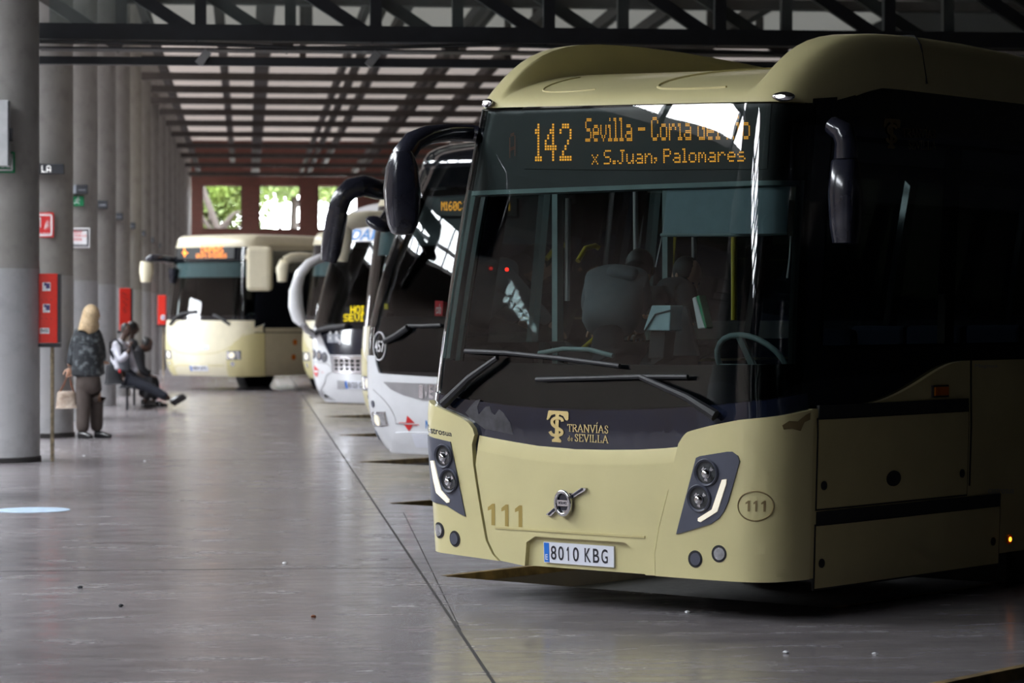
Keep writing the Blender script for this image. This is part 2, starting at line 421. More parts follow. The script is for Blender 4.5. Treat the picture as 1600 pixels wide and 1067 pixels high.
def stroke(pts, w):
    # widen a polyline in 2D into a closed outline
    p = [Vector(q) for q in pts]; L = []; Rr = []
    for i in range(len(p)):
        d = (p[min(i + 1, len(p) - 1)] - p[max(i - 1, 0)]).normalized(); n = Vector((-d.y, d.x)); ww = w[i] if isinstance(w, (list, tuple)) else w
        L.append(p[i] + n * ww / 2); Rr.append(p[i] - n * ww / 2)
    return L + Rr[::-1]
# ------------------------------------------------------------------ the hall
B45 = Vector((1, 1, 0)) / R2; U45 = Vector((1, -1, 0)) / R2
PITCH = 6.3; Y0, Y1 = -25., 112.; XL, XR = -14., 15.
def AB(k): return Vector((1.2, 16.55 + PITCH * k - (.45 if k < 0 else 0), 0))
def struct(o, label=None, cat=None): o['kind'] = 'structure'; 
def structure(o): o['kind'] = 'structure'; return o
pl = [Vector((XL, Y0, 0)), Vector((3.2, Y0, 0))]
for k in range(-5, 15):
    a = AB(k); c = a + U45 * 2.75
    if (c + B45 * 8).y > Y1 or a.y < Y0 + 4: continue
    pl += [c + B45 * 8, c, a, a + B45 * 8]
pl += [Vector((3.2, Y1, 0)), Vector((XL, Y1, 0))]
bm = bmesh.new(); f = bm.faces.new([bm.verts.new(p) for p in pl]); bm.normal_update(); bmesh.ops.triangulate(bm, faces=[f])
r = bmesh.ops.extrude_face_region(bm, geom=bm.faces[:])
for v in r['geom']:
    if isinstance(v, bmesh.types.BMVert): v.co.z = -.16
bmesh.ops.recalc_face_normals(bm, faces=bm.faces)
me = bpy.data.meshes.new('floor'); bm.to_mesh(me); bm.free(); me.materials.append(MAT['polished_floor'])
o = bpy.data.objects.new('floor', me); col.objects.link(o); structure(o)
structure(MB().span((-.6, Y0, -.3), (XR, Y1, -.155)).build('floor_roadway', 'asphalt'))
# worn yellow nosing along every bay edge
n = 0
for k in range(-1, 10):
    a = AB(k); c = a + U45 * 2.75; m = MB(); n += 1
    for p, q in ((a + B45 * 8, a), (c, c + B45 * 8)):
        d = (q - p).normalized(); nn = Vector((-d.y, d.x, 0))
        m.add([p + UP * .004, q + UP * .004, q - nn * .05 + UP * .004, p - nn * .05 + UP * .004, p + UP * -.05 + nn * .002, q - UP * .05 + nn * .002], [(0, 1, 2, 3), (0, 4, 5, 1)])
    structure(m.build('trim_%d' % n, 'yellow_edge'))
# slab joints
m = MB()
def joint(a, b, w=.012):
    a = Vector(a); b = Vector(b); d = (b - a).normalized(); q = Vector((-d.y, d.x, 0)) * w / 2; z = Vector((0, 0, .0015))
    m.add([a - q + z, b - q + z, b + q + z, a + q + z], [(0, 1, 2, 3)])
joint((1.06, -5, 0), (1.06, 110, 0), .016)
pa = gnd(1600 * 0 + 700, 905); pb = gnd(565, 720)
joint(gnd(720, 985), gnd(630, 800), .006); 
for y in (gnd(300, 890).y, gnd(300, 890).y + 12.6, gnd(300, 890).y + 25.2, gnd(300, 890).y + 38): joint((-2.2, y, 0), (1.06, y, 0), .014)
structure(m.build('floor_joint', 'joint'))
structure(MB().span((XL, Y0, 8.5), (-10.3, Y1, 8.7)).build('ceiling_side', 'dark_boards')).name
structure(MB().span((-10.3, Y0, 8.5), (-7.0, -2, 8.7)).build('ceiling_end', 'dark_boards'))
structure(MB().span((-7.0, Y0, 8.5), (XR, 33, 8.7)).build('ceiling', 'dark_boards'))
structure(MB().add([(-7.0, 33, 8.5), (XR, 33, 8.5), (XR, Y1 + .3, 8.5), (-7.0, Y1 + .3, 8.5)], [(0, 1, 2, 3)]).build('ceiling_far', 'roof_sheet'))
m = MB()
y = Y0
while y < Y1:
    m.span((-10.3, y, 8.35), (-7.0, y + .11, 8.62)); y += 1.6
for x in (-8.6,): m.span((x, Y0, 8.45), (x + .06, Y1, 8.6))
structure(m.build('ceiling_skylight_bars', 'dark_steel'))
m = MB(); m.span((XL - .3, Y0, 4.0), (XL, Y1, 8.7))
for ya, yb in ((Y0, 40.6), (42.0, 55.6), (58.4, Y1)): m.span((XL - .3, ya, 0), (XL, yb, 4.0))
for ya, yb in ((40.6, 42.0), (55.6, 58.4)): m.span((XL - .3, ya, 0), (XL, yb, 1.0))
for ya, yb in (): m.span((XL - .3, ya, 0), (XL, yb, 4.0))
structure(m.build('wall_left', 'wall_brown'))
structure(MB().span((XR, Y0, -.3), (XR + .3, Y1, 8.7)).build('wall_right', 'dark_void'))
structure(MB().span((XL, Y0 - .3, -.3), (XR, Y0, 8.7)).build('wall_back', 'beam_brown'))
# end wall with three openings
WB = MB(); wy = Y1
def wx(px): return at(px, 400, 111.5).x
holes = [(wx(316), wx(378)), (wx(405), wx(469)), (wx(497), wx(559))]
dd = 111.3; zb, zt_ = CAMZ + (HOR - 359) * dd / F, CAMZ + (HOR - 289) * dd / F
WB.span((XL, wy, -.3), (XR, wy + .45, zb)); WB.span((XL, wy, zt_), (XR, wy + .45, 8.7))
xs = [XL] + [q for h in holes for q in h] + [XR]
for i in range(0, len(xs), 2): WB.span((xs[i], wy, zb), (xs[i + 1], wy + .45, zt_))
structure(WB.build('wall_end', 'brick'))
for i, (x0, x1) in enumerate(holes):
    m = MB()
    for a, b in (((x0, zb), (x1, zb + .07)), ((x0, zt_ - .05), (x1, zt_)), ((x0, zb), (x0 + .05, zt_)), ((x1 - .05, zb), (x1, zt_))):
        m.span((a[0], wy + .2, a[1]), (b[0], wy + .27, b[1]))
    structure(m.build('window_%d' % (i + 1), 'beam_brown'))
# columns
def colY(k): return 29.75 + 5.78 * k
def column(k):
    e = structure(empty('concrete_column', (-2.7, colY(k), 0)))
    MB().lathe([(.5, 2.05), (.492, 8.5)], 40).build('shaft', 'column_concrete', e, 40)
    MB().lathe([(.505, 0), (.505, 2.05)], 40).build('painted_base', 'column_paint', e, 40)
    if k in (0, 1):
        MB().lathe([(.52, 0), (.52, .05), (.5, .06)], 40).build('foot_ring', 'joint', e, 40)
    return e
for k in range(-8, 15): column(k)
# roof trusses on every column line
def truss(Y):
    m = MB()
    m.span((-5.5, Y - .14, 6.85), (XR, Y + .14, 7.02)); m.span((-5.5, Y - .10, 8.38), (XR, Y + .10, 8.49))
    for x in (-5.4, -3.2, 1.2, 5.6, 10.0): m.bar((x, Y, 7.0), (x, Y, 8.3), .14, .14)
    structure(m.build('roof_truss', 'beam_brown'))
for k in range(-8, 6): truss(colY(k) + .3)
for d in (62.3, 65.9, 69.5, 73.5, 77.8, 82.6, 88.3, 93.8, 100, 106.5):
    Yb = d * 1.0046; structure(MB().span((-5.5, Yb - .13, 6.82), (XR, Yb + .13, 6.98)).build('roof_beam', 'beam_brown'))
for x, z, w in ((-1.9, 7.1, .16), (.35, 7.1, .34), (-.55, 7.6, .2), (2.2, 7.1, .12), (2.5, 7.1, .12), (3.1, 7.4, .16), (4.3, 7.1, .14), (4.7, 7.3, .14), (5.6, 7.1, .2), (6.9, 7.1, .16), (8, 7.2, .2), (9.5, 7.1, .2)):
    structure(MB().span((x - w / 2, 36, z), (x + w / 2, Y1, z + .22)).build('roof_beam', 'beam_brown'))
# low glazed truss that crosses the hall
GY = at(500, 80, 31.0).y
e = structure(empty('window_4', (5, GY, 4.5)))
def zz(py): return CAMZ + (HOR - py) * 31. / F
def gx(px): return at(px, 80, 31.0).x
m = MB(); m.span((-2.3, GY - .1, zz(66)), (XR, GY + .1, zz(41))); m.span((-2.3, GY - .1, 5.95), (XR, GY + .1, 6.12)); m.span((-2.3, GY - .06, zz(104)), (XR, GY + .06, zz(92)))
def rel(mb, e): mb.v = [v - e.location for v in mb.v]; return mb
rel(m, e).build('frame', 'dark_steel', e)
for back, off, mt in ((0, 0, 'dark_steel'), (1.3, -.94, 'beam_brown')):
    m = MB(); x = gx(313) - 1.96 + off; i = 0
    while x < XR:
        m.bar((x, GY + back, zz(55) if not back else zz(50)), (x, GY + back, 6.0), .13, .13)
        m.bar((x - 1.96, GY + back + .02, 5.95), (x, GY + back + .02, zz(60)), .1, .14); x += 1.965
    if back: m.span((-2.3, GY + back - .06, zz(52)), (XR, GY + back + .06, zz(40)))
    rel(m, e).build('lattice', mt, e)
m = MB(); m.add([(-2.2, GY + .15, zz(45)), (XR, GY + .15, zz(45)), (XR, GY + .15, 6.0), (-2.2, GY + .15, 6.0)], [(0, 1, 2, 3)]); rel(m, e).build('pane', 'screen_glass', e)
m = MB(); pts = [(gx(62), zz(71)), (gx(320), zz(73)), (gx(480), zz(77)), (gx(620), zz(75)), (gx(760), zz(70)), (gx(1200), zz(78)), (gx(1600), zz(80))]
m.tube([(x, GY - .16, z) for x, z in pts], .022, 8); rel(m, e).build('conduit', 'cable_grey', e, 40)
m = MB()
for px in (316, 580, 850): m.bar((gx(px) - .04, GY - .1, zz(103)), (gx(px) + .07, GY - .1, zz(83)), .05, .09)
rel(m, e).build('bracket', 'steel', e)
m = MB(); m.span((-2.3, GY - .1, zz(80)), (XR, GY + .3, zz(77.5))); rel(m, e).build('ledge', 'dark_steel', e)

# ------------------------------------------------------------------ signs and column fittings
def plate(e, name, px0, py0, px1, py1, d, m, dz=0.): pass
ordw = ['second', 'third', 'fourth', 'fifth', 'sixth', 'seventh', 'eighth', 'ninth']
for k in range(1, 9):
    Y = colY(k) - .54; e = empty('bay_display', (-2.55, Y, 3.32))
    tag(e, ('small dark display box with white letters on the second column' if k == 1 else 'small grey and black bay display box on the %s concrete column' % ordw[k - 1]), 'display', 'bay displays on the columns')
    if k == 1:
        MB().span((-.35, -.1, 0), (.27, .06, .125)).build('case', 'sign_dark', e, None, .006)
        cells, W, Hh = led_cells('AP. LA', 1); mm = MB(); x0 = -.19; sx = .30 / W; sz = .085 / 7
        for cx, r in cells: mm.span((x0 + cx * sx, -.104, .105 - (r + 1) * sz), (x0 + (cx + .8) * sx, -.101, .105 - (r + .2) * sz))
        mm.build('lettering', 'led_white', e)
    else:
        MB().span((-.30, -.06, 0), (.07, .06, .125)).build('name_plate', 'sign_grey', e, None, .006)
        MB().span((.07, -.1, -.005), (.24, .06, .13)).build('display_case', 'sign_dark', e, None, .006)
        mm = MB(); mm.span((.10, -.104, .045), (.21, -.101, .055)); mm.build('lettering', 'sign_grey', e)
def sign(name, label, cat, px0, py0, px1, py1, d, bg, border=None):
    a = at(px0, py1, d); b = at(px1, py0, d); e = empty(name, ((a.x + b.x) / 2, a.y, a.z)); w, h = b.x - a.x, b.z - a.z
    tag(e, label, cat); MB().span((-w / 2, 0, 0), (w / 2, .03, h)).build('panel', bg, e, None, .004)
    if border:
        m = MB(); t = .02
        for p, q in (((-w / 2 + t, t), (w / 2 - t, 2 * t)), ((-w / 2 + t, h - 2 * t), (w / 2 - t, h - t)), ((-w / 2 + t, t), (-w / 2 + 2 * t, h - t)), ((w / 2 - 2 * t, t), (w / 2 - t, h - t))): m.span((p[0], -.004, p[1]), (q[0], 0, q[1]))
        m.build('border', border, e)
    return e, w, h
def signtext(e, name, s, x0, z0, x1, z1, m, bold=.01):
    v, f = text2d(s, bold); mkobj(name, [(x0 + (x1 - x0) * a, -.006, z0 + (z1 - z0) * b) for a, b in v], f, m, e)
d1 = 34.62
e, w, h = sign('fire_extinguisher_sign', 'red square fire extinguisher sign with white pictogram on the second column', 'sign', 45, 332, 84, 371, d1, 'sign_red', 'sign_white')
signtext(e, 'lettering', 'EXTINTOR', -w * .40, h * .06, w * .44, h * .19, 'sign_white')
m = MB(); m.span((-w * .28, -.005, h * .3), (-w * .08, -.001, h * .72)); m.span((-w * .22, -.005, h * .74), (-w * .02, -.001, h * .8)); m.span((-w * .05, -.005, h * .4), (-w * .02, -.001, h * .78)); m.build('extinguisher_pictogram', 'sign_white', e)
m = MB()
for i in range(4):
    x = w * (.12 + .06 * i); m.prism([(x, -.005, h * .3), (x + w * .05, -.005, h * (.4 + .05 * i)), (x + w * .12, -.005, h * (.7 + .04 * (i % 2))), (x + w * .03, -.005, h * .5)], (0, .004, 0))
m.build('flame_pictogram', 'sign_white', e)
d2 = 40.38
e, w, h = sign('no_entry_notice', 'white notice with red lines of writing on the third column', 'sign', 94, 356, 140, 387, d2, 'sign_white', 'sign_dark')
for i, s in enumerate(('PROHIBIDO', 'PASAR POR LA', 'CALZADA')): signtext(e, 'lettering', s, -w * (.40 if i == 1 else .32), h * (.74 - .19 * i), w * (.40 if i == 1 else .24), h * (.87 - .19 * i), 'sign_red')
signtext(e, 'lettering', 'NO PASE DE AQUI', -w * .3, h * .13, w * .36, h * .20, 'sign_dark', 0)
def runner(e, w, h, sx=1):
    m = MB()
    def seg(a, b, r=.07): m.bar((sx * (a[0] - .5) * w * .8, -.004, a[1] * h), (sx * (b[0] - .5) * w * .8, -.004, b[1] * h), .006, r * h)
    seg((.5, .72), (.45, .42), .14); seg((.45, .42), (.65, .28)); seg((.65, .28), (.62, .12)); seg((.45, .42), (.28, .3)); seg((.28, .3), (.1, .3)); seg((.5, .68), (.72, .56)); seg((.5, .68), (.3, .62)); seg((.3, .62), (.26, .48))
    m.lathe([(.08 * h, 0), (.08 * h, .006)], 14, Matrix.Translation((sx * .04 * w, -.001, .84 * h)) @ Matrix.Rotation(math.pi / 2, 4, 'X')); m.build('running_figure', 'sign_white', e)
e, w, h = sign('exit_sign', 'green emergency exit sign with running figure high on the third column', 'sign', 112, 306, 131, 322, d2, 'sign_green'); runner(e, w, h)
e, w, h = sign('exit_sign', 'green emergency exit sign behind the grey box on the nearest column', 'sign', -12, 237, 23, 270, 28.87, 'sign_green', 'sign_white')
MB().prism([(w * .30, -.005, h * .62), (w * .42, -.005, h * .72), (w * .30, -.005, h * .82)], (0, .004, 0)).build('arrow', 'sign_white', e)
MB().span((-w * .1, -.005, h * .25), (w * .02, -.001, h * .45)).build('doorway_pictogram', 'sign_white', e); MB().span((w * .12, -.005, h * .25), (w * .34, -.001, h * .36)).build('text_line', 'sign_white', e)
a = at(-45, 260, 28.74); b = at(15, 157, 28.74); e = empty('display_cabinet', ((a.x + b.x) / 2, a.y, a.z)); w, h = b.x - a.x, b.z - a.z
tag(e, 'grey steel cabinet hung on the side of the nearest column', 'cabinet')
MB().span((-w / 2, -.1, 0), (w / 2, .09, h)).build('case', 'box_grey', e, None, .01); MB().span((w / 2 - .015, -.104, .01), (w / 2 - .004, -.08, h - .01)).build('seam', 'sign_dark', e)
MB().span((w / 2, -.06, h * .38), (w / 2 + .03, .0, h * .58)).build('latch', 'sign_dark', e)

def red_box(d, px0, label, kind):
    s = 33 / 29.3 * 29.3 / d
    x0 = -2.2; a = gnd(82, 720); Y = Vector((x0, 0, 0)).y
    yb = (d - x0 * math.sin(YAW)) / math.cos(YAW); e = empty('fire_hose_box', (x0 + .11, yb, 0)); tag(e, label, 'fire box', 'red boxes on poles beside the columns')
    MB().span((-.115, -.09, 1.26), (.085, .1, 2.0)).build('door', 'red_box', e, None, .006)
    MB().span((.086, -.085, 1.265), (.115, .1, 1.995)).build('side_panel', 'sign_dark', e)
    MB().span((-.15, -.1, 1.215), (.115, .1, 1.255)).build('bracket', 'dark_steel', e)
    MB().tube([(.025, .0, 0), (.025, 0, 1.22)], .02, 12).build('pole', 'rust_pole', e, 40)
    if kind == 0:
        for (z, w_) in ((1.86, .085), (1.63, .075)):
            MB().span((-.01 - w_ / 2 - .02, -.094, z - .045), (-.01 + w_ / 2 - .02, -.0915, z + .045)).build('sticker', 'sticker_white', e)
            m = MB(); m.span((-.035, -.097, z - .02), (.005, -.0945, z + .035)); m.span((-.055, -.097, z + .01), (-.03, -.0945, z + .04)); m.build('sticker_print', 'sticker_ink', e)
        MB().span((-.10, -.094, 1.36), (.0, -.0915, 1.42)).build('sticker', 'sticker_white', e)
        signtext(e, 'sticker_print', 'ooo', -.09, 1.375, -.01, 1.41, 'sign_dark'); e.children[-1].location.y = -.089
        for z in (1.72, 1.52):
            for x in (-.08, -.03, .02): MB().lathe([(.005, 0), (.005, .004)], 8, Matrix.Translation((x, -.0905, z)) @ Matrix.Rotation(math.pi / 2, 4, 'X')).build('vent_hole', 'sign_dark', e)
    elif kind == 1:
        m = MB(); pts = [(-.07, 1.92), (.02, 1.88), (-.05, 1.85), (.04, 1.80), (-.06, 1.77), (.03, 1.70), (-.04, 1.66), (.02, 1.60), (-.05, 1.63), (0, 1.57)]
        m.tube([(x, -.091, z) for x, z in pts], .006, 6); m.build('graffiti', 'sign_dark', e)
    else:
        MB().span((-.03, -.094, 1.38), (.06, -.0915, 1.50)).build('sticker', 'sticker_white', e); MB().span((-.005, -.097, 1.41), (.04, -.0945, 1.46)).build('sticker_print', 'blue_print', e)
red_box(29.4, 62, 'red box on a rusty pole beside the nearest column, with three stickers', 0)
red_box(48.0, 187, 'red box on a pole behind the seated men, scrawled with black marker', 1)
red_box(68.8, 239, 'red box on a pole beside the far beige coach, one white sticker', 2)

# ------------------------------------------------------------------ floor litter
p = gnd(51, 797); m = MB(); m.lathe([(.30, 0), (.30, .003)], 32); o = m.build('floor_sticker', 'floor_sticker'); o.location = (p.x, p.y, .0005)
tag(o, 'round pale blue sticker on the floor in front of the nearest column', 'sticker')
for px, py, lab, mt in ((1228, 1021, 'small white pebble on the floor below the right headlight of the nearest bus', 'sticker_white'), (1367, 1024, 'tiny dark-topped white scrap on the floor right of the white pebble', 'sticker_white'),
        (490, 965, 'small tan scrap on the open floor left of the long joint', 'leather_brown'), (1074, 958, 'small pale scrap on the floor just below the number plate', 'sticker_white'),
        (131, 713, 'white crumb on the floor right of the pole of the nearest red box', 'sticker_white'), (226, 721, 'white crumb on the floor in front of the standing woman', 'sticker_white'),
        (445, 881, 'white paper scrap on the floor beside the cross joint', 'sticker_white'), (125, 919, 'dark blot-like crumb on the floor below the pale blue sticker', 'sign_dark'), (189, 948, 'dark crumb on the floor near the bottom left', 'sign_dark')):
    p = gnd(px, py); q = []; m = MB(); m.ball((0, 0, .007), (.014, .011, .008), None, 8, 6)
    for v in m.v: v.x += random.uniform(-.003, .003); v.y += random.uniform(-.003, .003)
    o = m.build('litter_scrap', mt, None, 30); o.location = (p.x, p.y, 0); tag(o, lab, 'litter', 'scraps on the floor')

# ------------------------------------------------------------------ outside the end wall
structure(MB().span((-70, Y1 + .5, -.5), (60, 190, -.2)).build('ground_outside', 'ground_out'))
structure(MB().span((-70, Y0 - 20, -.5), (XL - .3, Y1 + .5, -.2)).build('ground_forecourt', 'ground_out'))
def tree(x, y, h, label, seed, lean=0., nl=5200, rad=4.2, zc=None, gap=None):
    rnd = random.Random(seed); e = empty('street_tree', (x, y, -.2)); tag(e, label, 'tree', 'trees beyond the end wall windows')
    m = MB(); top = Vector((lean, 0, h * .9)); m.tube([(0, 0, 0), (lean * .3, .1, h * .3), (lean * .6, 0, h * .55), top], [.30, .24, .19, .12], 10)
    br = []
    for i in range(9):
        a = rnd.uniform(0, 6.28); z = rnd.uniform(.3, .7); s = Vector((lean * z * 1.2, 0, h * z)); t = s + Vector((math.cos(a) * rad * .7, math.sin(a) * rad * .7, rnd.uniform(.5, 2.4)))
        m.tube([s, (s + t) / 2 + Vector((0, 0, .35)), t], [.11, .07, .03], 7); br.append(t)
    m.build('trunk', 'trunk', e, 40)
    v = []; f = []
    cl = [Vector((rnd.gauss(lean * .8, rad * .5), rnd.gauss(0, rad * .45), rnd.gauss(h * .78, h * .17))) for _ in range(46)]
    cl = [c for c in cl if c.z > 2.2 and not (gap and gap(c + e.location))]
    for i in range(nl):
        c = rnd.choice(cl); p = c + Vector((rnd.gauss(0, .55), rnd.gauss(0, .55), rnd.gauss(0, .5)))
        if gap and gap(p + e.location): continue
        a = Vector((rnd.uniform(-1, 1), rnd.uniform(-1, 1), rnd.uniform(-1, 1))).normalized(); b = a.cross(Vector((rnd.random(), rnd.random(), rnd.random()))).normalized()
        s = rnd.uniform(.08, .17); n = len(v); v += [p + a * s, p + b * s * .5, p - a * s, p - b * s * .5]; f.append((n, n + 1, n + 2, n + 3))
    mkobj('foliage', v, f, 'leaf', e)
x1 = (holes[0][0] + holes[0][1]) / 2
tree(x1 + 1.6, Y1 + 8, 8.2, 'leafy green tree seen through the left end window, with a slanting trunk', 3, -2.6, 26000, 2.4, None, lambda p: p.y < Y1 + 8.2)
tree(x1 + 2.9, Y1 + 12, 9.9, 'sparser green tree seen through the middle and right end windows', 8, .3, 15000, 2.4, None, lambda p: p.x > x1 + 2.15 and p.z < 6.7 + .25 * math.sin(p.x * 3))
tree(x1 - 5.5, Y1 + 18, 9.5, 'dense green tree standing behind the one in the left end window', 5, .5, 8000, 3.0)
w = bpy.data.worlds.new('world'); scn.world = w; w.use_nodes = True; nt = w.node_tree; bg = nt.nodes['Background']
bg.inputs[0].default_value = (.90, .95, 1, 1); bg.inputs[1].default_value = 34.
def portal(name, loc, rot, sx, sy):
    # marks an opening to the sky for the sampler
    l = bpy.data.lights.new(name, 'AREA'); l.shape = 'RECTANGLE'; l.size = sx; l.size_y = sy; l.cycles.is_portal = True
    o = bpy.data.objects.new(name, l); col.objects.link(o); o.location = loc; o.rotation_euler = rot
portal('skylight_portal', (-8.65, (Y1 - 2) / 2, 8.75), (0, 0, 0), 3.3, Y1 + 2)
portal('gate_portal', (XL - .1, 41.3, 2.5), (0, -math.pi / 2, 0), 3, 1.4); portal('gate_portal', (XL - .1, 57.0, 2.5), (0, -math.pi / 2, 0), 3, 2.8)
scn.view_settings.view_transform = 'Standard'; scn.view_settings.look = 'None'; scn.view_settings.gamma = 1; scn.view_settings.use_curve_mapping = False
scn.view_settings.exposure = 0.0
scn.cycles.use_denoising = True; scn.cycles.max_bounces = 8; scn.cycles.diffuse_bounces = 4; scn.cycles.glossy_bounces = 4; scn.cycles.transparent_max_bounces = 16; scn.cycles.transmission_bounces = 4
scn.cycles.sample_clamp_indirect = 8; scn.cycles.caustics_reflective = False
# ------------------------------------------------------------------ nearest bus
RZ = -math.pi / 4
P1 = Vector((1.85, 14.85, 0)) - .075 * RT - .17 * FW
k_ = 1.0
ctrl1 = [(u * k_, b) for u, b in ((0, 0), (.5, .003), (1.0, .016), (1.15, .05), (1.225, .135), (1.257, .29), (1.272, .53), (1.275, .8), (1.275, 1.2))]
b1 = Bus('city_bus', 'cream and black city bus with amber route number 142, nearest to the camera', P1, RZ, ctrl1, 1.0, .31, 2.75, .085, .035, .2, None, 1.4, .895)
B = b1; LEN = 11.8; TE = B.tb(LEN)
def C1(pts, ox=640, oy=560, s=2.498): return [(ox + x / s, oy + y / s) for x, y in pts]
# side seam of the front corner panels
ts = B.inv(1258, 780)[0]
ZB = .212
# --- shell pieces
zroof = 2.745
def zside(t):   # lower edge of the cream roof rim, left and right
    a = abs(t); b = B.plan(a)[1]
    k = min(1, max(0, (b - .25) / .75)); k = k * k * (3 - 2 * k)
    return 2.725 + .125 * k + (-.026 * t if a < 1.3 else (.03 if t < 0 else -.03))
def rim(t0, t1, n=30): return [(t0 + (t1 - t0) * i / n, zside(t0 + (t1 - t0) * i / n)) for i in range(n + 1)]
# lower black body behind every lower panel
lowtop = B.tz(C1([(640, 196)]))[0][1]
B.patch('body_shell', [(-TE, ZB + .06), (TE, ZB + .06), (TE, 1.28), (ts + .25, 1.28), (ts, 1.2), (-ts, 1.2), (-ts - .25, 1.28), (-TE, 1.28)], 'black_gloss', -.004, -.02, gt=.1)
mat('lamp_dark', (.07, .075, .08), .12, metal=.5, var=.6, scale=40, coat=.5)
# front panels, traced on the right half and mirrored
seam = B.tz(C1([(1048, 400), (1025, 520), (990, 660), (974, 760), (976, 848)]))
top_c = B.tz(C1([(640, 349), (780, 352), (900, 351), (1000, 346), (1062, 340)]))
C5 = lambda pts: [(660 + x / 3.8125, 620 + y / 3.8125) for x, y in pts]
seamL = B.tz(C5([(330, 280), (338, 400), (355, 520), (385, 700), (412, 850), (450, 930), (488, 974)])); seamL[-1] = (seamL[-1][0], ZB + .018)
top_l = B.tz(C5([(348, 222), (440, 240), (560, 262), (700, 285), (880, 300)]))
half = [(p[0], p[1]) for p in top_c if p[0] > .02] + seam
half[-1] = (half[-1][0], ZB)
g = .005
cp = [(0, top_c[0][1])] + [(t - g, z) for t, z in half]
LB = .085
topp = [(t, z) for t, z in top_l if t < -.02] + [q for q in cp if q not in [(t - g, z) for t, z in seam] and q[1] > ZB + .1]
nt_ = len(topp) - len([t for t, z in top_l if t < -.02])
full = [(t + g, z) for t, z in seamL[::-1]][:-1] + [(t, z - LB) for t, z in topp] + cp[nt_ + (1 if topp[-1][1] - LB < cp[nt_][1] else 0):]
# licence plate recess is cut into the lower edge
pc = B.inv(910, 866); pw = .36
rec = [(pw + .10, ZB), (pw + .02, ZB + .13), (pw - .04, ZB + .165), (-pw + .02, ZB + .165), (-pw - .05, ZB + .13), (-pw - .07, ZB)]
rec = [(t + pc[0], z) for t, z in rec]
i0 = full.index(cp[-1])
# order of 'full': left bottom ... centre ... right bottom, then along the recess back to the left
B.patch('bonnet_panel', full + rec, 'cream_paint', .035, -.01, gt=.05, gz=.06)
B.patch('plate_recess', [(rec[0][0] + .03, ZB), (rec[1][0] + .03, rec[1][1] + .04), (rec[3][0] - .0, rec[2][1] + .04), (rec[4][0] - .03, rec[1][1] + .04), (rec[5][0] - .03, ZB)], 'cream_paint', .004, -.01)
crease = B.tz(C1([(350, 660), (640, 682), (935, 706)])); crz = sum(z for t, z in crease) / 3
B.patch('bonnet_crease', stroke([(crease[0][0], crz + .01), (crease[2][0], crz + .01)], .012), 'cream_side', .041, .03)
# upper bevelled band of the bonnet, leaning back to the black band
dense_ = []
for p, q in zip(topp, topp[1:]):
    for i in range(8): dense_.append((p[0] + (q[0] - p[0]) * i / 8, p[1] + (q[1] - p[1]) * i / 8))
dense_.append(topp[-1]); V = []; Fc = []
for t, z in dense_: V += [B.S(t, z - LB - .004, .034), B.S(t, z - LB + .006, .034), B.S(t, z - .006, .0125), B.S(t, z, -.002)]
for i in range(len(dense_) - 1):
    for j in range(3): Fc.append((4 * i + j, 4 * i + 4 + j, 4 * i + 5 + j, 4 * i + 1 + j))
mkobj('bonnet_lip', V, Fc, 'cream_paint', B.root, 25)
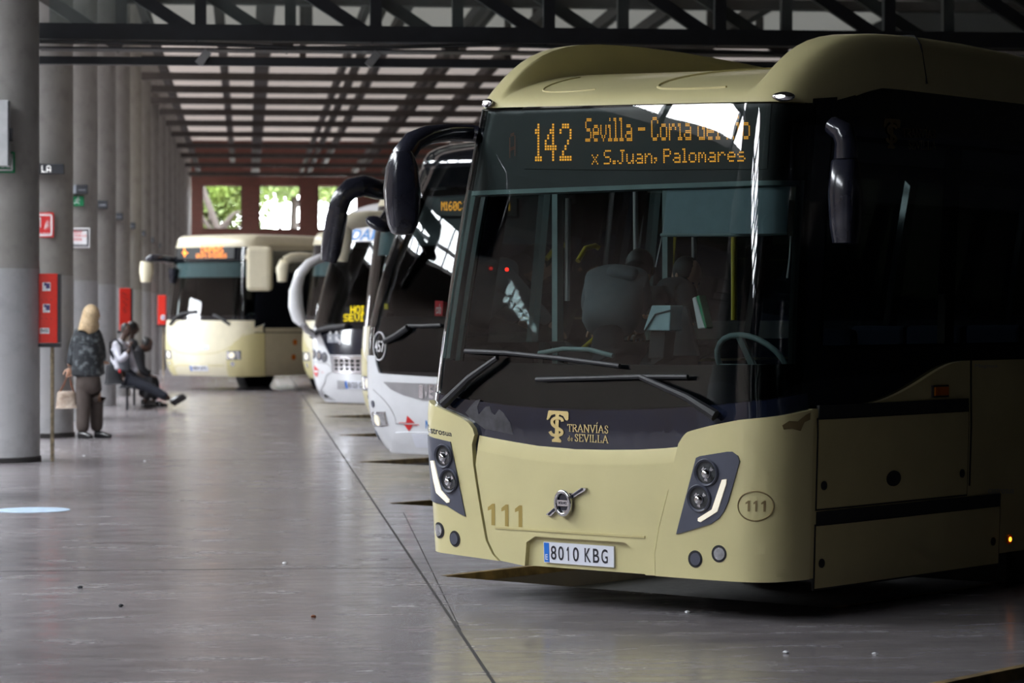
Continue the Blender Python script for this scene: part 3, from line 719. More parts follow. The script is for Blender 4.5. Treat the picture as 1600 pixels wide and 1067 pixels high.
# corner panels with the lamp clusters
ctop = B.tz(C1([(1065, 330), (1085, 297), (1112, 278), (1300, 241), (1536, 201)]))
ctopL = B.tz(C5([(345, 222), (335, 185), (310, 152), (270, 126), (200, 95), (120, 60), (62, 22)]))
def corner(sg):
    if sg > 0:
        o = [(t + g, z) for t, z in seam[::-1]]; o[0] = (o[0][0], ZB)
        o = o + [(t + g, z) for t, z in ctop[:2]] + ctop[2:4] + [(ts - .003, ctop[4][1]), (ts - .003, ZB)]
        o = o[:-6] + [tuple(q) for q in chaikin(o[-6:-2], 2, False)] + o[-2:]
    else:
        o = [(t - g, z) for t, z in seamL[::-1]] + [(t - g, z) for t, z in ctopL[:4]] + ctopL[4:] + [(-ts + .003, ctop[4][1]), (-ts + .003, ZB + .045), (-ts + .45, ZB + .035)]
    c = B.patch('corner_panel', o, 'cream_paint', .045, -.01, gt=.05, gz=.06)
    c['label'] = ('corner panel with small ringed number' if sg > 0 else 'corner panel on the door side')
    f = lambda p: p if sg > 0 else mir(p)
    K = lambda pts: [(1040 + x / 4.85, 680 + y / 4.85) for x, y in pts]
    hl = B.tz(C5([(292, 707), (235, 420), (203, 264), (82, 222), (95, 380), (115, 530), (142, 592), (180, 640), (250, 686)])) if sg < 0 else B.tz(K([(122, 742), (272, 165), (300, 152), (505, 118), (540, 118), (580, 150), (592, 190), (560, 320), (510, 500), (480, 570), (440, 625), (380, 665), (200, 722)]))
    h = B.patch('headlamp', hl, 'grey_plastic', .052, .02, gt=.04, gz=.05)
    0 and B.tz(K([(100, 755), (258, 152), (300, 135), (505, 102), (550, 102), (598, 140), (612, 190), (580, 330), (528, 510), (495, 585), (450, 642), (390, 682), (200, 742)]))
    for cx, cy, r in (((352, 275, .068), (298, 470, .068)) if sg > 0 else ((168, 348, .064), (200, 494, .064))):
        t, z = B.inv(*(K if sg > 0 else C5)([(cx, cy)])[0])
        B.patch('lamp_bezel', B.disc(t, z, r, 24), 'black_plastic', .056, .04, h)
        d = .012 * 1
        ring = B.patch('lamp_lens', B.disc(t + .010, z - .004, r * .74, 20), 'lamp_dark', .062, .05, h)
        bo = MB(); bo.ball(B.S(t + .006, z - .006, .060), (r * .42, r * .42, r * .42), None, 14, 10); bo.build('lamp_projector', 'chrome', h, 60)
        for da in (.5, 2.2, 4.2): B.patch('lamp_facet', [(t + .012 + r * .62 * math.cos(da + x_) * y_, z - .004 + r * .62 * math.sin(da + x_) * y_) for x_, y_ in ((0, .55), (.5, .6), (.55, 1), (0, 1))], 'chrome', .0635, .06, h)
        mm = MB(); a = B.S(t, z, .055); nrm = (B.S(t, z, 1.) - B.S(t, z, 0)).normalized()
        q = nrm.to_track_quat('Z', 'Y').to_matrix().to_4x4()
        mm.lathe([(r * 1.0, 0), (r * 1.08, .004), (r * 1.0, .012), (r * .86, .004)], 28, Matrix.Translation(a) @ q, False); mm.build('lamp_ring', 'grey_plastic', h, 40)
    drl = B.tz(C5([(104, 376), (118, 376), (156, 550), (203, 606), (202, 624), (188, 626), (132, 566)])) if sg < 0 else B.tz(K([(470, 330), (503, 325), (500, 360), (435, 570), (310, 650), (290, 640), (292, 620), (395, 555)]))
    B.patch('running_light', drl, 'led_lens', .058, .045, h)
    for cx, cy in (((262, 930), (440, 890)) if sg > 0 else ((228, 840), (141, 790))):
        t, z = B.inv(*(K if sg > 0 else C5)([(cx, cy)])[0])
        fo = B.patch('fog_lamp', B.disc(t, z, .045, 20), 'black_plastic', .048, .03)
        B.patch('lamp_lens', B.disc(t + .004 * sg, z, .033, 16), 'lamp_glass' if cx in (440, 141) else 'grey_plastic', .052, .045, fo)
    return c
cr = corner(1); cl = corner(-1)
# scuffed paint at the top corner
sc = B.tz(C1([(1437, 262), (1460, 245), (1490, 247), (1520, 222), (1538, 212), (1537, 240), (1515, 250), (1500, 280), (1470, 272), (1442, 275)]))
B.patch('paint_scuff', sc, 'brown_print', .0462, .044, cr)
# band under the windscreen with the faded streaks
wsb = B.tz(C1([(640, 196), (760, 200), (900, 188), (1100, 176), (1300, 155), (1540, 128)]))
zb_ = lambda t: wsb[0][1] + (wsb[-1][1] - wsb[0][1]) * (abs(t) / wsb[-1][0]) ** 2 if abs(t) < wsb[-1][0] else wsb[-1][1]
band = [(t, zb_(t) - .006) for t in [ts * i / 20 for i in range(-20, 21)]]
lowb = [(ts * i / 12, .80) for i in range(12, -13, -1)]
B.patch('lower_band', band + lowb, 'navy_gloss', .012, -.01, gt=.05)
fade = B.tz([(660 + x / 3.8125, 620 + y / 3.8125) for x, y in ((265, 95), (300, 50), (330, 20), (355, 15), (335, 60), (345, 105), (385, 60), (410, 55), (420, 90), (440, 110), (465, 75), (490, 95), (530, 150), (550, 225), (380, 190), (300, 130))])
mat('faded_black', (.05, .05, .058), .4, var=.4, scale=20)
B.patch('faded_patch', fade, 'faded_black', .0135, .011)
# --- windscreen
tw = B.inv(1262, 420)[0]
def wsbot(n=24): return [(tw * i / n, zb_(tw * i / n)) for i in range(-n, n + 1)]
wtop = [(tw * i / 24, zside(tw * i / 24) - .008) for i in range(24, -25, -1)]
ws = B.patch('windscreen', wsbot() + wtop, 'windscreen', .008, 0, gt=.045, gz=.07, thick=False)
zin = B.inv(900, 572)[1]
B.patch('windscreen_border', [(t, z - .01) for t, z in wsbot()] + [(tw * i / 20, 1.31 + .02 * abs(i / 20)) for i in range(20, -21, -1)], 'black_gloss', -.004, -.012)
zt1 = B.inv(980, 287)[1]
B.patch('destination_panel', [(tw * i / 20, zt1) for i in range(-20, 21)] + [(tw * i / 20, zside(tw * i / 20)) for i in range(20, -21, -1)], 'led_board', -.03, -.12)
for sg in (1, -1):
    pil = [(tw - .045, 1.05), (tw + .16, 1.05), (tw + .16, 2.74), (tw - .045, 2.72)]
    B.patch('front_pillar', pil if sg > 0 else mir(pil), 'black_gloss', -.002, -.06)
    ptr = [(tw - .075, 1.30), (tw - .045, 1.30), (tw - .045, zt1), (tw - .075, zt1)]
    B.patch('pillar_trim', ptr if sg > 0 else mir(ptr), 'interior_trim', -.02, -.05)
B.patch('header_trim', [(tw * i / 20, zt1 - .025) for i in range(-20, 21)] + [(tw * i / 20, zt1) for i in range(20, -21, -1)], 'interior_trim', -.028, -.07)
def box4(x0, x1, yl0, yl1, yr0, yr1): return [(x0, yl1), (x1, yr1), (x1, yr0), (x0, yl0)]
led = B.patch('destination_display', B.tz([(815, 262), (815, 172), (1000, 164), (1205, 160), (1198, 262), (1000, 264)]), 'led_board', -.024, -.03)
for s, bx, d in (('142', box4(832, 890, 191, 251, 191, 250), 2), ('Sevilla - Coria del Rio', box4(911, 1169, 183, 220, 178, 216), 2), ('x S.Juan, Palomares', box4(921, 1162, 233, 256, 228, 251), 1)):
    q = B.tz(bx); B.led('route_lettering', s, q, 'led_amber', -.020, d, .70, led)
B.led('dim_lettering', 'A', B.tz(box4(792, 802, 208, 246, 204, 242)), 'led_dim', -.020, 2, .6, led)
# --- windows down both sides
zs0 = 1.29
tA = B.inv(1510, 650)[0]; tW = B.inv(1594, 850)[0]; bW = tW - B.te + B.D[-1].y + .6
def sidewin(sg):
    Kk = lambda pts: [(1200 + x / 2.32, 480 + y / 2.32) for x, y in pts]
    low = B.tz(Kk([(165, 368), (250, 364), (350, 352), (430, 328), (520, 280), (600, 227), (650, 203), (690, 195)]))
    zt = low[-1][1]; low = chaikin(low, 2, False)
    lowc = [(p[0], p[1]) for p in low]
    # cream skirt below the window line
    sk = [(ts + .003, ZB), (ts + .003, lowc[0][1])] + lowc[1:] + [(tA, zt), (tA, ZB)]
    f = lambda p: p if sg > 0 else mir(p)
    a = B.patch('side_panel', f([(p[0], p[1]) for p in sk[:-2]] + [(tA, zt), (tA, ZB)]), 'cream_side', .030, -.01, gt=.1)
    B.patch('side_panel', f([(tA + .004, ZB), (tA + .004, zt), (TE, zt), (TE, ZB + .1), (tW + 1.2, ZB + .1), (tW + 1.2, .6), (tW + 1.1, .82), (tW + .85, .95), (tW + .35, .95), (tW + .1, .82), (tW, .6), (tW, ZB)]), 'cream_side', .028, -.01, gt=.2)
    # black glazing strip
    gl = [(tw + .16, 1.1)] + [(p[0], p[1] - .01) for p in low if p[0] > tw + .17] + [(TE, zt - .01), (TE, 2.84)] + [(t, zside(t) - .004) for t in (B.tb(3), B.tb(1.6), B.tb(1.1), B.tb(.8), tw + .16) if t >= tw + .16]
    # frames: lower sill strip, pillars and header, glass between
    zl, zh = 1.42, 2.52
    B.patch('window_header', f([(tw + .12, zh), (TE, zh), (TE, 2.86)] + [(t, zside(t)) for t in (B.tb(3), B.tb(1.6), B.tb(1.2), B.tb(.9), tw + .30, tw + .12)]), 'black_gloss', -.001, -.05, gt=.1)
    sill = [(tw + .12, 1.0)] + [(p[0], p[1] - .02) for p in low if p[0] > tw + .14] + [(TE, zt - .02), (TE, zl), (tw + .12, zl)]
    B.patch('window_sill', f(sill), 'black_gloss', -.001, -.05, gt=.1)
    posts = [tw + .14, B.tb(1.75), B.tb(3.2), B.tb(4.9), B.tb(6.6), B.tb(8.3), B.tb(10.0), TE - .1]
    for i, p in enumerate(posts):
        if i: B.patch('window_post', f([(p - .05, zl - .02), (p + .05, zl - .02), (p + .05, zh + .02), (p - .05, zh + .02)]), 'black_gloss', -.001, -.05)
        if i + 1 < len(posts): B.patch('side_window', f([(p, zl - .02), (posts[i + 1], zl - .02), (posts[i + 1], zh + .02), (p, zh + .02)]), 'tinted' if sg > 0 else 'door_glass', .0, 0, thick=False, gt=.3)
    return zt
ztw = sidewin(1); sidewin(-1)
# hatches on the near side
Kk = lambda pts: [(1200 + x / 2.32, 480 + y / 2.32) for x, y in pts]
up = B.tz(Kk([(165, 402), (706, 386), (702, 685), (160, 718)])); dn = B.tz(Kk([(158, 775), (820, 735), (815, 950), (150, 990)]))
def rect(p): 
    t0 = (p[0][0] + p[3][0]) / 2; t1 = (p[1][0] + p[2][0]) / 2; za = (p[0][1] + p[1][1]) / 2; zb2 = (p[2][1] + p[3][1]) / 2; return t0, t1, zb2, za
for p in (up, dn):
    t0, t1, z0, z1 = rect(p)
    B.patch('hatch_gap', [(t0 - .012, z0 - .01), (t1 + .012, z0 - .01), (t1 + .012, z1 + .01), (t0 - .012, z1 + .01)], 'dark_void', .0315, .02, gt=.1)
    h = B.patch('hatch', [(t0, z0), (t1, z0), (t1, z1), (t0, z1)], 'cream_side', .035, .02, gt=.1)
    B.patch('hatch_strip', [(t0, z1 + .008), (t1, z1 + .008), (t1, z1 + .075), (t0, z1 + .075)], 'rubber', .038, .02, h, gt=.1)
    for tt in ((t0 + .05, t1 - .06) if p is up else (t0 + .05, t1 - .07)):
        B.patch('hatch_lock', B.disc(tt, z0 + (.12 if p is up else .13), .024, 14), 'rubber', .041, .03, h)
    if p is up: B.patch('filler_cap', [(B.inv(*Kk([(434, 618)])[0])[0] + .07 * math.cos(a * .3142), B.inv(*Kk([(434, 618)])[0])[1] + .042 * math.sin(a * .3142)) for a in range(20)], 'rubber', .041, .03, h)
B.patch('panel_seam', [(tA - .006, .62), (tA + .010, .62), (tA + .010, ztw), (tA - .006, ztw)], 'dark_void', .0325, .02)
ml = B.tz(Kk([(575, 283), (632, 283), (632, 328), (575, 328)])); t0, t1, z0, z1 = rect(ml)
mk = B.patch('side_marker', [(t0, z0), (t1, z0), (t1, z1), (t0, z1)], 'rubber', .042, .02)
B.patch('amber_lens', [(t0 + .012, z0 + .01), (t1 - .012, z0 + .01), (t1 - .012, z1 - .01), (t0 + .012, z1 - .01)], 'amber_lens', .05, .04, mk)
t, z = B.inv(*Kk([(854, 838)])[0]); mk = B.patch('side_marker', B.disc(t, z, .03, 14), 'amber_lens', .042, .02); B.patch('lit_bulb', B.disc(t, z, .014, 10), 'amber_lit', .046, .04, mk)
B.text('side_lettering', 'Magnus', [(1515, 576), (1550, 576), (1550, 569), (1515, 569)], 'sign_grey', .034)
B.text('side_lettering', 'castrosua', [(1536, 770), (1576, 770), (1576, 762), (1536, 762)], 'sign_grey', .034)
# --- badge, numbers, lettering
def flatmb(name, quads, m, w, wb, parent=None): pass
cb = C1
bars = B.tz(cb([(555, 606), (575, 612), (601, 585), (601, 568)])); bars2 = B.tz(cb([(655, 545), (655, 528), (692, 502), (711, 504), (708, 513)]))
bd = B.patch('badge', B.tz(cb([(601, 520), (655, 522), (655, 596), (601, 594)])), 'chrome', .058, .03)
B.patch('badge_field', B.tz(cb([(605, 525), (651, 527), (651, 590), (605, 588)])), 'navy_gloss', .060, .05, bd)
for q in (bars, bars2): B.patch('badge_bar', q, 'chrome', .054, .03, bd)
B.patch('badge_bar_inlay', stroke(B.tz(cb([(566, 606), (600, 577)])), .012), 'navy_gloss', .0555, .05, bd); B.patch('badge_bar_inlay', stroke(B.tz(cb([(657, 535), (700, 506)])), .012), 'navy_gloss', .0555, .05, bd)
t, z = B.inv(*cb([(628, 560)])[0]); mm = MB()
ring = []
for a in range(28): ring.append(B.S(t + .055 * math.cos(a * 2 * math.pi / 28), z + .062 * math.sin(a * 2 * math.pi / 28), .066))
mm.tube(ring + [ring[0]], .012, 8, False); mm.build('badge_ring', 'chrome', bd, 60)
B.patch('badge_plate', [(t - .06, z - .016), (t + .06, z - .016), (t + .06, z + .016), (t - .06, z + .016)], 'chrome', .07, .055, bd)
B.text('badge_lettering', 'VOLVO', cb([(612, 564), (644, 566), (644, 555), (612, 553)]), 'navy_gloss', .0715, .02, bd)
B.text('fleet_number', '1', cb([(322, 647), (350, 649), (350, 565), (322, 563)]), 'gold_print', .0365, .03)
B.text('fleet_number', '1', cb([(375, 651), (403, 653), (403, 568), (375, 566)]), 'gold_print', .0365, .03)
B.text('fleet_number', '1', cb([(428, 654), (456, 656), (456, 571), (428, 569)]), 'gold_print', .0365, .03)
t, z = B.inv(1181, 789)
for i, dx in enumerate((-.042, -.008, .026)):
    v, f = text2d('1', .02); B.flat('ringed_number', v, f, [(t + dx, z - .028), (t + dx + .018, z - .028), (t + dx + .018, z + .028), (t + dx, z + .028)], 'brown_print', .0465, cr)
rg = [B.S(t + .0 + .076 * math.cos(a * math.pi / 20), z + .076 * math.sin(a * math.pi / 20), .0455) for a in range(41)]
MB().tube(rg, .0035, 6, False).build('number_ring', 'brown_print', cr, 60)
B.text('maker_lettering', 'Castrosua', [(681, 674), (715, 681), (715, 673), (681, 661)], 'navy_gloss', .0465, .01, cl)
# TS monogram from strokes and plates
def mono(name, K, m, w, parent=None):
    T = [(200, 380), (193, 400), (215, 412), (245, 380), (275, 330), (330, 308), (350, 320), (345, 560), (340, 690), (330, 735), (290, 755), (290, 800), (350, 802), (440, 812), (456, 785), (445, 762), (415, 735), (410, 690), (408, 560), (412, 330), (430, 318), (490, 345), (530, 415), (560, 425), (582, 400), (584, 290), (560, 262), (240, 242), (222, 255)]
    B.patch(name, B.tz(K(T)), m, w, w - .003, parent)
    sp = chaikin([(478, 440), (470, 400), (420, 375), (350, 375), (295, 410), (290, 470), (330, 520), (420, 570), (475, 610), (470, 660), (410, 685), (300, 680), (270, 640), (255, 612)], 3, False)
    B.patch(name, B.tz(K(stroke(sp, [52] * len(sp)))), m, w + .002, w - .001, parent)
Km = lambda pts: [(840 + x / 11.43, 620 + y / 11.43) for x, y in pts]
mono('monogram', Km, 'gold_logo', .016)
# serif lettering drawn with strokes: unit glyphs on a 0..1 square
SER = {'T': [[(.5, 1), (.5, 0)], [(0, .97), (1, .97)], [(.02, 1), (.02, .8)], [(.98, 1), (.98, .8)]], 'R': [[(.2, 0), (.2, 1)], [(.2, .97), (.6, .97), (.85, .85), (.85, .65), (.6, .52), (.2, .52)], [(.5, .5), (1, 0)]],
 'A': [[(.08, 0), (.5, 1)], [(.5, 1), (.92, 0)], [(.25, .35), (.75, .35)]], 'N': [[(.12, 0), (.12, 1)], [(.12, 1), (.85, 0)], [(.85, 0), (.85, 1)]], 'V': [[(.06, 1), (.5, 0)], [(.5, 0), (.94, 1)]],
 'I': [[(.5, 0), (.5, 1)]], 'S': [[(.85, .75), (.8, .93), (.5, 1), (.22, .9), (.2, .68), (.5, .52), (.82, .36), (.82, .12), (.5, .0), (.2, .06), (.12, .25)]], 'E': [[(.2, 0), (.2, 1)], [(.05, .97), (.85, .97)], [(.2, .52), (.7, .52)], [(.05, .03), (.9, .03)], [(.88, 0), (.88, .25)], [(.84, 1), (.84, .8)]],
 'L': [[(.25, 0), (.25, 1)], [(.05, .03), (.9, .03)], [(.88, 0), (.88, .28)]], 'd': [[(.75, 0), (.75, 1)], [(.75, .5), (.45, .62), (.2, .45), (.2, .18), (.45, 0), (.75, .12)]], 'e': [[(.2, .32), (.8, .34), (.75, .55), (.5, .64), (.25, .5), (.2, .2), (.5, 0), (.82, .14)]]}
FEET = {'T': [(.5, 0)], 'R': [(.2, 0), (.2, 1), (1, 0)], 'A': [(.08, 0), (.92, 0)], 'N': [(.12, 0), (.12, 1), (.85, 1)], 'V': [(.06, 1), (.94, 1)], 'I': [(.5, 0), (.5, 1)], 'L': [(.25, 1)]}
WID = {'I': .42, 'd': .7, 'e': .65, 'S': .72, 'N': 1.08, 'A': 1.05}
def serif(name, s, box, m, w, parent=None, th=.12):
    V = []; Fc = []; tot = sum(WID.get(c, .9) for c in s); x = 0
    def seg(a, b, t):
        d = Vector((b[0] - a[0], b[1] - a[1])); L = d.length; d /= L; n = Vector((-d.y, d.x)) * t / 2; a = Vector(a) - d * t * .2; b = Vector(b) + d * t * .2
        k = len(V); V.extend([a - n, b - n, b + n, a + n]); Fc.append((k, k + 1, k + 2, k + 3))
    for c in s:
        wd = WID.get(c, .9) * .88
        for ln in SER[c]:
            for p, q in zip(ln, ln[1:]):
                thin = abs(p[1] - q[1]) < .1
                seg((x + p[0] * wd, p[1]), (x + q[0] * wd, q[1]), th * (.6 if thin else 1.25))
        for fx, fy in FEET.get(c, []): seg((x + fx * wd - .16, fy * .96 + .02), (x + fx * wd + .16, fy * .96 + .02), .06)
        if c == 'I' and s == 'TRANVIAS': seg((x + .5 * wd, 1.15), (x + .5 * wd + .12, 1.36), .1)
        x += WID.get(c, .9)
    return B.flat(name, [(p.x / tot, p.y) for p in V], Fc, B.tz(box), m, w, parent)
serif('lettering', 'TRANVIAS', Km([(570, 612), (1305, 650), (1305, 512), (570, 484)]), 'gold_logo', .0165)
serif('lettering', 'SEVILLA', Km([(695, 788), (1305, 822), (1305, 690), (695, 658)]), 'gold_logo', .0165)
serif('lettering', 'de', Km([(568, 782), (672, 785), (672, 690), (568, 688)]), 'gold_logo', .0165, None, .1)
mat('faint_gold', (.14, .10, .035), .5)
Ks = lambda pts: [(1380 + (x - 190) / 15.4, 185 + (y - 240) / 12.) for x, y in pts]
mono('side_monogram', Ks, 'faint_gold', .006)
serif('side_lettering', 'TRANVIAS', [(1409, 214), (1461, 216), (1461, 203), (1409, 201)], 'faint_gold', .006); serif('side_lettering', 'SEVILLA', [(1418, 233), (1462, 235), (1462, 221), (1418, 219)], 'faint_gold', .006)
# --- number plate
q = B.tz(cb([(530, 796), (815, 818), (819, 736), (534, 713)])); t0 = (q[0][0] + q[3][0]) / 2; t1 = t0 + .52; zc = pc[1]
np_ = B.patch('number_plate', [(t0, zc - .056), (t1, zc - .056), (t1, zc + .056), (t0, zc + .056)], 'plate_white', .018, .006)
B.patch('country_band', [(t0 + .004, zc - .052), (t0 + .044, zc - .052), (t0 + .044, zc + .052), (t0 + .004, zc + .052)], 'plate_blue', .0195, .017, np_)
v, f = text2d('E', .02); B.flat('plate_lettering', v, f, [(t0 + .014, zc - .04), (t0 + .034, zc - .04), (t0 + .034, zc - .01), (t0 + .014, zc - .01)], 'plate_white', .021, np_)
x = t0 + .058
for chh in '8010 KBG':
    if chh == ' ': x += .026; continue
    v, f = text2d(chh, .012); wd = .026 if chh == '1' else .044
    B.flat('plate_lettering', v, f, [(x + (.010 if chh == '1' else 0), zc - .038), (x + wd, zc - .038), (x + wd, zc + .038), (x + (.010 if chh == '1' else 0), zc + .038)], 'plate_black', .0195, np_); x += .0585
# --- wipers
def wiper(pts, r, name='wiper_arm', parent=None):
    return MB().tube([B.S(*B.inv(px, py), w) for px, py, w in pts], r, 8).build(name, 'black_plastic', parent or B.root, 40)
a = wiper([(703, 632, .05), (745, 592, .06), (788, 561, .06)], [.03, .022, .016]); wiper([(735, 550, .045), (800, 553, .05), (890, 562, .05), (976, 573, .045)], .013, 'wiper_blade', a)
a = wiper([(1126, 650, .05), (1085, 622, .07), (1012, 591, .06)], [.032, .022, .016]); wiper([(846, 594, .045), (930, 592, .05), (1010, 590, .055), (1082, 590, .045)], .013, 'wiper_blade', a)
# --- roof
UM = 1.275 * k_ * (1 - .085)
def bf(u):
    a = abs(u) / (1 - .085)
    for p, q in zip(B.D, B.D[1:]):
        if q.x >= a - 1e-9: return p.y + (q.y - p.y) * ((a - p.x) / max(1e-9, q.x - p.x))
    return B.D[-1].y
us = [0, .1, .2, .3, .4, .5, .58, .66, .74, .80, .84, .865, .875, .885, .895, .905, .915, .925, .935, .95, .965, .98, 1.0, 1.03, 1.06, 1.09, 1.11, 1.125, 1.14, UM - .004, UM]
us = [-u for u in us[:0:-1]] + us
qs = [0, .012, .03, .05, .08, .12, .18, .25, .33, .42, .52, .64, .78, .95, 1.15, 1.4, 1.8, 2.4, 3.2, 4.5, 7, LEN - .8]
def sm(a, b, x): x = min(1, max(0, (x - a) / (b - a))); return x * x * (3 - 2 * x)
def roofz(u, q):
    au = abs(u); base = 2.725 + .125 * sm(.25, 1.0, min(bf(u), .9) * 0 + q + (bf(u) if au > 1.1 else 0)) if au > 1.0 else 2.725
    sd = -.026 * u * 1.06
    c = .045 * (1 - math.exp(-q / .02)) + .24 * (1 - math.exp(-q / .5))
    pan = sm(.2, .34, au) * (1 - sm(.5, .66, au)) * sm(.05, .12, q) * .0
    f = .045 * (1 - math.exp(-q / .02)) +   .40 * (1 - math.exp(-(q / .36) ** 1.2)) - .10 * sm(1.5, 4.5, q)
    e = sm(.875, .925, au); de = UM - au; gg = math.sqrt(max(0, 1 - (1 - min(1, de / .09)) ** 2))
    return 2.725 + sd + (c * (1 - e) + f * e) * gg + (base - 2.725) * (1 - gg)
V = []; Fc = []
for q in qs:
    for u in us: V.append(Vector((u * (B.kl if u < 0 else 1), B.rk + bf(u) + q * (1 if abs(u) < 1.1 else 1), roofz(u, q))))
nu = len(us)
for j in range(len(qs) - 1):
    for i in range(nu - 1): Fc.append((j * nu + i, j * nu + i + 1, (j + 1) * nu + i + 1, (j + 1) * nu + i))
roof = mkobj('roof', V, Fc, 'cream_paint', B.root, 50)
rimpoly = [(t, zside(t) - .01) for t in [TE] + [B.tb(b) for b in (6, 3, 1.6, 1.2, .9)] + [B.te * i / 20 for i in range(20, -21, -1)] + [-B.tb(b) for b in (.9, 1.2, 1.6, 3, 6)] + [-TE]]
for sg in (1, -1):
    # seam across each side fairing
    b_ = 1.62; pts = [(sg * (UM - .0), b_ + .02, roofz(UM, b_ - .6) + .0)]
    m = MB(); pp = []
    for i in range(14):
        u = UM - .001 - i * (UM - .66) / 13; q = 1.35 - (.10 if i > 5 else 0)
        pp.append(Vector((sg * u * (B.kl if sg < 0 else 1), B.rk + bf(min(u, 1.0)) + q, roofz(u, q) + .003)))
    m.tube(pp, .007, 6); m.build('fairing_seam', 'dark_void', roof, 40)
    t, z = B.inv(1250, 146) if sg > 0 else B.inv(771, 157)
    p = Vector((sg * 1.05, 0, 0)); u = 1.085 if sg > 0 else -1.0; q = .035
    ctr = Vector((u * (B.kl if u < 0 else 1), B.rk + bf(u) - .004, roofz(u, .012) - .012)); 
    tilt = Matrix.Rotation(sg * .45, 4, 'Z')
    lm = MB().ball(ctr + Vector((0, .0, .012)), (.062, .022, .026), tilt, 16, 8).build('roof_lamp', 'chrome', B.root, 40)
    MB().ball(ctr + Vector((-.004 * sg, -.014, .012)), (.034, .014, .012), tilt, 12, 8).build('lamp_lens', 'cyan_lit', lm, 40)
m = MB(); pp = []
for i in range(12):
    a = i / 11; u = .25 + .02 * math.cos(a * 3) - .0; 
arc = [(.42, .95), (.30, .55), (.21, .30), (.20, .17), (.25, .10), (.40, .085), (.62, .085), (.70, .095)]
arc = chaikin(arc, 2, False)
pp = [Vector((u * (B.kl if u < 0 else 1), B.rk + bf(u) + q, roofz(u, q) + .001)) for u, q in arc]; m.tube(pp, .009, 6); m.build('roof_groove', 'cream_side', roof, 40)
arc = chaikin([(-.68, .5), (-.70, .25), (-.66, .12), (-.55, .09), (-.35, .09), (-.22, .12)], 2, False)
m = MB(); m.tube([Vector((u * (B.kl if u < 0 else 1), B.rk + bf(u) + q, roofz(u, q) + .001)) for u, q in arc], .006, 6); m.build('roof_groove', 'cream_side', roof, 40)
# --- rear, underside, floor, wheels
MB().span((-1.16, LEN - .02, .28), (1.26, LEN + .06, 2.85)).build('rear_panel', 'cream_side', B.root)
MB().span((-1.1, .9, .24), (1.20, LEN, .36)).build('cabin_floor', 'interior_grey', B.root)
MB().span((-1.02, .8, 2.62), (1.14, LEN, 2.66)).build('cabin_ceiling', 'interior_grey', B.root)
def wheel(bus, u, b, r=.48, z0=-.155):
    M = Matrix.Translation((u, b, z0 + r)) @ Matrix.Rotation(math.pi / 2 * (1 if u > 0 else -1), 4, 'Y')
    o = MB().lathe([(r * .62, -.13), (r * .96, -.13), (r, -.10), (r, .10), (r * .96, .13), (r * .62, .13), (r * .6, .06)], 36, M).build('wheel', 'rubber', bus.root, 40)
    MB().lathe([(r * .6, .07), (r * .5, .05), (r * .3, .02), (r * .28, .10), (.02, .11)], 28, M).build('rim', 'steel', o, 40); return o
for u in (-.97, 1.09):
    wheel(B, u, bW); wheel(B, u, 8.7)
MB().span((-1.0, bW - .5, .0), (1.1, bW + .5, .23)).build('front_axle', 'dark_void', B.root)
# --- mirrors
m = MB(); arm = [B.S(-1.22, 2.60, .0), Vector((-1.38, .02, 2.66)), Vector((-1.52, -.16, 2.68)), Vector((-1.62, -.28, 2.62)), Vector((-1.66, -.34, 2.50)), Vector((-1.665, -.36, 2.40))]
arm = [Vector((p.x, p.y, p.z)) for p in [B.S(-1.15, 2.60, -.02)] ]
def mpt(px, py, b):
    while b > .45 and abs(B.loc(px, py, b).x) > .98: b -= .02
    return B.loc(px, py, b)
path = [mpt(762, 212, .58), mpt(735, 208, .40), mpt(700, 207, .2), mpt(668, 211, .02), mpt(645, 222, -.1), mpt(631, 242, -.16), mpt(628, 262, -.17)]
A = m.tube(path, [.045, .05, .05, .055, .062, .068, .06], 14).build('mirror_arm', 'mirror_plastic', B.root, 50)
def loft(rings, name, mt, parent, smooth=45):
    n = len(rings[0]); v = [p for r in rings for p in r]; f = []
    for i in range(len(rings) - 1):
        for k in range(n): f.append((i * n + k, i * n + (k + 1) % n, (i + 1) * n + (k + 1) % n, (i + 1) * n + k))
    f.append(tuple(range(n))[::-1]); f.append(tuple((len(rings) - 1) * n + k for k in range(n)))
    return mkobj(name, v, f, mt, parent, smooth)
def head(c, specs, yaw, name, mt, parent, n=20):
    rings = []
    for dx, z, a, b in specs:
        rg = []
        for k in range(n):
            an = 2 * math.pi * k / n; ca, sa = math.cos(an), math.sin(an); x = a * (abs(ca) ** .6) * (1 if ca > 0 else -1); y = b * (abs(sa) ** .6) * (1 if sa > 0 else -1)
            rg.append(c + Vector((dx + x * math.cos(yaw) - y * math.sin(yaw), x * math.sin(yaw) + y * math.cos(yaw), z)))
        rings.append(rg)
    return loft(rings, name, mt, parent)
c = mpt(628, 300, -.17); sc_ = 1 / 275.
zt0 = lambda py: (300 - py) / 277.
hd = head(c, [(.0, zt0(238), .075, .05), (.0, zt0(243), .085, .06), (0, zt0(262), .093, .085), (.002, zt0(295), .096, .1), (.005, zt0(325), .088, .095), (.005, zt0(350), .075, .08), (.004, zt0(363), .066, .06), (.004, zt0(366), .05, .04)], -.6, 'mirror_head', 'mirror_plastic', A)
hd['label'] = 'mirror head hanging from the curved arm'
c = mpt(1321, 290, .55)
m = MB().tube([mpt(1300, 196, .75), mpt(1316, 205, .6), mpt(1322, 222, .55), mpt(1322, 248, .55)], [.05, .06, .06, .065], 12); A2 = m.build('mirror_arm', 'mirror_plastic', B.root, 50)
zt2 = lambda py: (290 - py) / 290.
